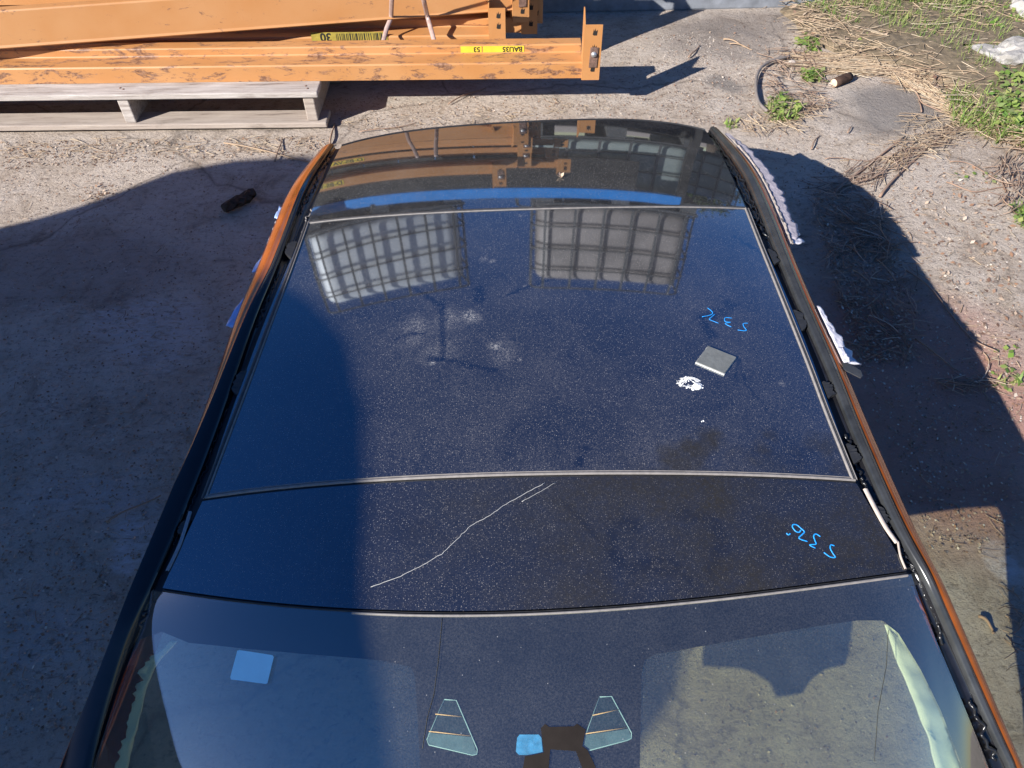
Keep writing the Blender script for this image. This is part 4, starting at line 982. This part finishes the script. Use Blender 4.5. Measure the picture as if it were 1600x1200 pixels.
# sawn branch piece
a_ = G(1302, 133, .018); b_ = G(1322, 125, .018); lg = empty('log_piece', a_, 'short dark piece of sawn branch with a pale cut end', 'log')
mb = MB(); dd = (b_ - a_).normalized(); mb.tube([a_, a_ + dd * .03, b_, b_ + dd * .02], [.019, .020, .020, .017], 12); mb.build('bark', M['bark'], lg)
mb = MB(); mb.tube([a_ - dd * .0015, a_ - dd * .0005], [.0165, .017], 12); mb.build('cut_end', M['cutwood'], lg)
# bark chunk in the shade
a_ = G(350, 328, .02); b_ = G(398, 304, .024); mb = MB(); dd = (b_ - a_).normalized(); sd_ = dd.cross(Vector((0, 0, 1)))
rws = []
for i in range(9):
    c_ = a_.lerp(b_, i / 8); rws.append([c_ + sd_ * (.021 * math.cos(t_)) * (1 + .8 * noise.noise(Vector((i * .9, t_ * 2.1, 2)))) * (.75 if i in (0, 8) else 1) + Vector((0, 0, .016 * math.sin(t_) * (1 + .8 * noise.noise(Vector((i * .9, t_ * 2.1, 7)))))) for t_ in [2 * math.pi * q / 10 for q in range(11)]])
mb.rows(rws, smooth=False); mb.add(rws[0][:-1], [tuple(range(10))]); mb.add(rws[-1][:-1], [tuple(range(9, -1, -1))])
o = mb.build('wood_chunk', M['bark']); tag(o, 'dark brown broken chunk of bark in the shade left of the car roof', 'wood')
# old hose loop
mb = MB(); P = [G(a_, b_, .012 + dz) for a_, b_, dz in densify2] if False else [G(*q) for q in densify([(1232, 92), (1208, 98), (1190, 108), (1181, 125), (1181, 148), (1186, 165), (1198, 177)])]
mb.tube([p + Vector((0, 0, .018)) for p in P], .0065, 8); o = mb.build('old_hose', M['hose']); tag(o, 'curved brown length of old hose among weeds', 'hose')
# long twigs one can tell apart
def twig(px, r, label, mat='twig', dz=.008, jit=2.0):
    L = densify([(a_ + random.uniform(-jit, jit) * .5, b_ + random.uniform(-jit, jit) * .5) for a_, b_ in px], 4); P = [G(a_, b_, dz + .004 * math.sin(i * .7)) for i, (a_, b_) in enumerate(L)]
    mb = MB(); mb.tube(P, [r * (1 - .5 * i / len(P)) for i in range(len(P))], 6); o = mb.build('twig', M[mat]); tag(o, label, 'twig', 'twigs lying on the concrete'); return o
twig([(1305, 298), (1335, 272), (1370, 245), (1415, 212)], .0055, 'forked brown stick pointing up to the right beyond the shadow corner')
twig([(1376, 305), (1400, 275), (1440, 238), (1478, 207)], .0050, 'long dark stick reaching from the shadow to the straw')
twig([(1272, 72), (1282, 88), (1294, 106)], .008, 'short thick straw coloured stick beside green weeds')
twig([(1420, 132), (1435, 148), (1445, 160), (1475, 175)], .004, 'kinked reddish twig on the grey slab patch')
twig([(1440, 172), (1438, 160), (1436, 153)], .003, 'tiny dark twig under the kinked one')
twig([(1480, 282), (1520, 296), (1560, 290), (1620, 284)], .0028, 'thin dark stem lying across the right edge')
twig([(1485, 250), (1520, 256), (1575, 285)], .0022, 'thin pale stem near the right edge')
twig([(1418, 420), (1460, 455), (1520, 525), (1560, 550)], .0030, 'long thin stem crossing the roof shadow edge')
twig([(1432, 528), (1480, 565), (1500, 575)], .0028, 'short stem in the roof shadow')
twig([(350, 222), (420, 236), (490, 252)], .0028, 'long thin pale stalk by the shadow left of the roof', 'straw')
twig([(430, 250), (437, 228), (440, 212)], .003, 'upright dark twig crossing the pale stalk')
twig([(165, 812), (200, 793), (248, 770)], .0028, 'thin curved twig beside the left rail')
twig([(515, 222), (518, 205), (522, 190)], .0045, 'dark twig standing by the rear left corner of the roof')
twig([(700, 161), (730, 146), (760, 135)], .0028, 'short twig in the shadow edge below the beams')
twig([(560, 205), (610, 200), (650, 188)], .0022, 'thin twig on the lit strip below the beams')
twig([(1130, 62), (1150, 66), (1165, 74)], .004, 'short bone coloured twig beyond the beam end', 'straw')
twig([(1140, 69), (1160, 71), (1175, 78)], .003, 'pale stalk on the slab right of the beam end', 'straw')
twig([(1075, 90), (1085, 82), (1094, 70)], .004, 'little dark twig standing near the shadow tip')
twig([(1268, 232), (1274, 218), (1282, 210)], .003, 'small dark splinter right of the roof corner')
twig([(1290, 247), (1320, 246), (1365, 248)], .002, 'thin straight stalk right of the roof corner')
twig([(1325, 205), (1330, 196)], .003, 'tiny dark splinter on the slab right of the roof corner')
twig([(1530, 962), (1545, 970), (1556, 985), (1550, 990)], .004, 'crooked dark twig on the lit patch at the lower right')

def scatter(name, label, cat, mat, regions, rfn, kind='stuff'):
    mb = MB(); rd = random.Random(hash(name) % 1000 if False else len(name) * 17)
    for (poly, n, args) in regions:
        xs_ = [q[0] for q in poly]; ys_ = [q[1] for q in poly]; c = 0; tries = 0
        while c < n and tries < n * 40:
            tries += 1; x = rd.uniform(min(xs_), max(xs_)); y = rd.uniform(min(ys_), max(ys_))
            ins = False; j = len(poly) - 1
            for i in range(len(poly)):
                if (poly[i][1] > y) != (poly[j][1] > y) and x < (poly[j][0] - poly[i][0]) * (y - poly[i][1]) / (poly[j][1] - poly[i][1]) + poly[i][0]: ins = not ins
                j = i
            if not ins: continue
            if noise.noise(Vector((x * .03, y * .05, len(name)))) < args.get('clump', -1) - .5: continue
            rfn(mb, G(x, y), rd, args); c += 1
    o = mb.build(name, mat); return tag(o, label, cat, kind=kind)
def stalk(mb, p, rd, a):
    L = rd.uniform(.3, 1) * a.get('L', .15); th = rd.gauss(a.get('dir', 0), a.get('spread', .5)); bend = rd.uniform(-.5, .5); P = []; n = 4
    h0 = rd.uniform(0, a.get('h', .03)); h1 = rd.uniform(0, a.get('h', .03))
    for i in range(n + 1):
        f_ = i / n; t_ = th + bend * (f_ - .5); 
        P.append(p + Vector((math.cos(t_) * L * (f_ - .5), math.sin(t_) * L * (f_ - .5), .003 + h0 + (h1 - h0) * f_)))
    r = a.get('r', .0014) * rd.uniform(.5, 1.3); mb.tube(P, r, 3, cap=False)
def blade(mb, p, rd, a):
    L = rd.uniform(.4, 1) * a.get('L', .12); th = rd.uniform(0, 6.28); lean = rd.uniform(.2, 1.3); wd = a.get('w', .003) * rd.uniform(.6, 1.4)
    d = Vector((math.cos(th), math.sin(th), 0)); s_ = Vector((-d.y, d.x, 0)) * wd; V = []; n = 4; q = p.copy(); el = math.pi / 2 - lean * .4
    for i in range(n + 1):
        f_ = i / n; wq = (1 - f_) ** .7; V += [q - s_ * wq, q + s_ * wq]; q = q + (d * math.cos(el) + Vector((0, 0, math.sin(el)))) * (L / n); el -= lean * .45
    mb.add(V, [(2 * i, 2 * i + 1, 2 * i + 3, 2 * i + 2) for i in range(n)], True)
def leafc(mb, p, rd, a):
    L = rd.uniform(.5, 1) * a.get('L', .02); th = rd.uniform(0, 6.28); tl = rd.uniform(-.4, .6); d = Vector((math.cos(th), math.sin(th), tl)).normalized(); s_ = d.cross(Vector((rd.uniform(-.4, .4), rd.uniform(-.4, .4), 1))).normalized() * L * a.get('asp', .35)
    p = p + Vector((0, 0, rd.uniform(.001, a.get('h', .004))))
    mb.add([p, p + d * L * .5 + s_, p + d * L, p + d * L * .5 - s_], [(0, 1, 2, 3)])
WEED = [(1200, -10), (1235, 22), (1262, 62), (1330, 90), (1420, 108), (1480, 150), (1540, 195), (1600, 235), (1680, 240), (1800, 60), (1700, -60), (1210, -60)]
scatter('grass', 'green and yellowing grass among dry stalks at the upper right', 'grass', M['grass'],
        [([(1225, -40), (1250, 10), (1300, 40), (1400, 60), (1480, 90), (1540, 130), (1600, 150), (1750, 60), (1650, -60)], 10000, {'L': .10, 'w': .0024, 'clump': .30}),
         ([(1300, -40), (1330, 8), (1480, 12), (1540, -10), (1500, -60)], 2600, {'L': .16, 'w': .004}),
         ([(1530, 150), (1560, 130), (1640, 120), (1640, 250), (1590, 220), (1545, 195)], 900, {'L': .08, 'w': .004}),
         ([(1470, 145), (1540, 150), (1600, 200), (1560, 220), (1490, 190)], 600, {'L': .10, 'w': .0025}),
         ([(1195, 160), (1215, 148), (1250, 165), (1245, 185), (1205, 190)], 130, {'L': .05, 'w': .004}),
         ([(1250, 115), (1280, 110), (1285, 125), (1255, 125)], 50, {'L': .05, 'w': .004}),
         ([(1255, 60), (1270, 60), (1275, 80), (1262, 82)], 40, {'L': .06, 'w': .004}),
         ([(1580, 320), (1625, 320), (1625, 355), (1590, 350)], 60, {'L': .06, 'w': .004}),
         ([(1555, 592), (1600, 590), (1600, 600), (1570, 602)], 12, {'L': .04, 'w': .005}),
         ([(1130, 190), (1155, 185), (1150, 200), (1140, 200)], 25, {'L': .03, 'w': .004})], blade)
scatter('dry_straw', 'tangled dry straw and stalks round the weeds at the upper right', 'straw', M['straw'],
        [(WEED, 3000, {'L': .22, 'h': .05, 'r': .0016, 'dir': -.1, 'spread': .7}),
         ([(1250, 85), (1420, 90), (1500, 130), (1420, 118), (1260, 112)], 500, {'L': .28, 'h': .02, 'r': .0016, 'dir': -.08, 'spread': .2}),
         ([(1380, 95), (1560, 190), (1540, 205), (1400, 125)], 300, {'L': .25, 'h': .02, 'r': .0016, 'dir': -.9, 'spread': .3}),
         ([(1420, 175), (1560, 190), (1600, 235), (1500, 215), (1380, 270), (1395, 240)], 260, {'L': .14, 'h': .02, 'r': .0013, 'dir': .5, 'spread': .6}),
         ([(0, 216), (480, 208), (530, 228), (300, 240), (0, 246)], 150, {'L': .07, 'h': .006, 'r': .0011, 'spread': .6}),
         ([(530, 185), (950, 150), (950, 170), (560, 205)], 120, {'L': .04, 'h': .004, 'r': .001, 'spread': .9}),
         ([(1150, 190), (1300, 150), (1260, 200), (1160, 210)], 110, {'L': .12, 'h': .02, 'r': .0013, 'spread': 1}),
         ([(1300, 200), (1600, 230), (1600, 700), (1330, 300)], 150, {'L': .05, 'h': .003, 'r': .001, 'spread': 1.5})], stalk)
scatter('fine_twigs', 'fine dark twigs matted in the shadow right of the car roof', 'twigs', M['twig'],
        [([(1260, 270), (1340, 280), (1400, 340), (1440, 430), (1430, 560), (1340, 560), (1290, 430)], 300, {'L': .12, 'h': .015, 'r': .0013, 'spread': 2}),
         ([(1300, 300), (1380, 330), (1400, 400), (1330, 400)], 110, {'L': .12, 'h': .02, 'r': .0015, 'spread': 2}),
         ([(1290, 300), (1370, 285), (1480, 215), (1440, 225), (1330, 260)], 90, {'L': .14, 'h': .015, 'r': .0016, 'dir': .6, 'spread': .4}),
         ([(1190, 80), (1270, 60), (1300, 170), (1200, 190)], 260, {'L': .09, 'h': .03, 'r': .0014, 'spread': 2}),
         ([(1545, 260), (1610, 200), (1610, 330), (1570, 330)], 90, {'L': .10, 'h': .03, 'r': .002, 'dir': .9, 'spread': .5}),
         ([(1470, 590), (1560, 585), (1560, 605), (1480, 610)], 40, {'L': .10, 'h': .015, 'r': .0014, 'spread': .6}),
         ([(1560, 900), (1620, 900), (1640, 1100), (1590, 1100)], 40, {'L': .05, 'h': .01, 'r': .0012, 'spread': 2}),
         ([(1330, 560), (1560, 560), (1600, 880), (1480, 880)], 60, {'L': .05, 'h': .004, 'r': .0009, 'spread': 2}),
         ([(0, 240), (450, 240), (330, 560), (120, 1100), (0, 1100)], 160, {'L': .03, 'h': .003, 'r': .0009, 'spread': 2})], stalk)
scatter('weeds', 'small broad leaved green weeds among the straw and stones', 'weeds', M['grass'],
        [([(1245, 60), (1275, 60), (1280, 82), (1255, 84)], 50, {'L': .035, 'h': .03}), ([(1250, 112), (1285, 110), (1285, 126), (1255, 128)], 60, {'L': .035, 'h': .02}), ([(1195, 158), (1215, 145), (1255, 165), (1245, 188), (1200, 190)], 160, {'L': .03, 'h': .03}),
         ([(1540, 130), (1640, 110), (1640, 240), (1590, 225), (1550, 195)], 1100, {'L': .035, 'h': .07}), ([(1230, -40), (1330, 10), (1480, 14), (1560, 60), (1600, 60), (1600, -60)], 1500, {'L': .035, 'h': .05, 'clump': .5}),
         ([(1580, 320), (1625, 320), (1625, 355), (1590, 350)], 50, {'L': .025, 'h': .03}), ([(1490, 265), (1560, 268), (1560, 285), (1500, 280)], 10, {'L': .025, 'h': .01}), ([(1545, 540), (1600, 540), (1600, 604), (1555, 604)], 22, {'L': .025, 'h': .01}),
         ([(1350, 20), (1500, 80), (1520, 110), (1300, 70)], 260, {'L': .03, 'h': .03, 'clump': .4})], leafc)
FULL = [(0, 215), (1600, 215), (1600, 1200), (0, 1200)]
scatter('crumbs', 'crumbs of bark, grit and dead leaf strewn over the concrete', 'debris', M['debris'],
        [([(0, 220), (500, 225), (330, 600), (110, 1150), (0, 1150)], 2600, {'L': .010}), ([(1190, 200), (1600, 200), (1600, 860), (1460, 860), (1350, 600), (1230, 340)], 2400, {'L': .010}),
         ([(1260, 280), (1400, 350), (1430, 560), (1340, 560)], 1500, {'L': .016, 'asp': .25, 'h': .01}), ([(500, 150), (1200, 140), (1200, 195), (540, 200)], 900, {'L': .010}), ([(950, 30), (1250, 30), (1200, 190), (1100, 190), (960, 140)], 700, {'L': .012}),
         ([(0, 216), (500, 210), (530, 232), (300, 245), (0, 260)], 900, {'L': .012}), ([(120, 290), (175, 275), (180, 310), (130, 315)], 60, {'L': .014}), ([(1400, 250), (1600, 250), (1600, 640), (1500, 500)], 300, {'L': .022, 'asp': .3}),
         ([(990, 980), (1400, 980), (1450, 1200), (990, 1200)], 160, {'L': .007}), (WEED, 2500, {'L': .03, 'h': .03})], leafc)
def pebb(mb, p, rd, a):
    r = a.get('r', .004) * rd.uniform(.4, 1.2); V = []; ph = rd.uniform(0, 6.28)
    for z_, f_ in ((0, 1), (.6, .75)):
        for k_ in range(5): t_ = ph + k_ * 1.2566; V.append(p + Vector((r * f_ * math.cos(t_) * rd.uniform(.8, 1.2), r * f_ * math.sin(t_) * rd.uniform(.8, 1.2), r * z_)))
    mb.add(V, [(5, 6, 7, 8, 9)] + [(k_, (k_ + 1) % 5, 5 + (k_ + 1) % 5, 5 + k_) for k_ in range(5)])
M['gravel'] = mat_leaf('gravel', [(.40, .35, .30), (.26, .21, .18), (.14, .11, .10), (.50, .45, .40)], trans=False)
scatter('gravel', 'fine grit and small pale stones on the concrete', 'gravel', M['gravel'],
        [([(0, 220), (500, 225), (330, 600), (110, 1150), (0, 1150)], 1300, {'r': .0025}), ([(1190, 200), (1600, 200), (1600, 860), (1460, 860), (1350, 600), (1230, 340)], 1100, {'r': .0027}), ([(1030, 50), (1110, 50), (1200, 120), (1120, 130), (1000, 110)], 700, {'r': .003}),
         ([(500, 150), (1200, 120), (1200, 195), (540, 200)], 450, {'r': .003}), ([(990, 980), (1400, 980), (1450, 1200), (990, 1200)], 120, {'r': .002})], pebb)

# ------------------------------------------------------------------ trees beyond, mirrored in the glass
def tree(x, y, h, cr, label, seed):
    rd = random.Random(seed); root = empty('tree', (x, y, 0), label, 'tree', 'trees beyond the yard'); root['local'] = 1
    mb = MB(); mb.tube([(0, 0, -.1), (.05, .02, h * .3), (.0, .1, h * .6), (.05, .05, h * .92)], [.16, .12, .08, .03], 8)
    for k_ in range(12):
        z_ = h * rd.uniform(.35, .85); a_ = rd.uniform(0, 6.28); L = cr * rd.uniform(.6, 1); mb.tube([(0, 0, z_), (math.cos(a_) * L * .5, math.sin(a_) * L * .5, z_ + L * .25), (math.cos(a_) * L, math.sin(a_) * L, z_ + L * .4)], [.05, .03, .01], 5)
    mb.build('trunk', M['trunk']).parent = root
    lf = MB()
    for k_ in range(70):
        a_, e_ = rd.uniform(0, 6.28), rd.uniform(-.6, 1.5); q = cr * rd.uniform(.4, 1); c_ = Vector((math.cos(a_) * math.cos(e_) * q, math.sin(a_) * math.cos(e_) * q, h * .68 + math.sin(e_) * q * 1.1))
        for j in range(60):
            p = c_ + Vector((rd.gauss(0, 1), rd.gauss(0, 1), rd.gauss(0, 1))) * cr * .14; d = Vector((rd.gauss(0, 1), rd.gauss(0, 1), rd.gauss(0, 1))).normalized() * .09; s_ = d.cross(Vector((rd.gauss(0, 1), rd.gauss(0, 1), 1))).normalized() * .03
            lf.add([p, p + d * .5 + s_, p + d, p + d * .5 - s_], [(0, 1, 2, 3)])
    lf.build('crown', M['tree']).parent = root
tree(3.1, 9.5, 3.1, .8, 'green tree beyond the containers to the right, mirrored in the glass', 3)
tree(7.5, 8.0, 4.2, 1.6, 'wider green tree standing farthest right beyond the weeds', 5)
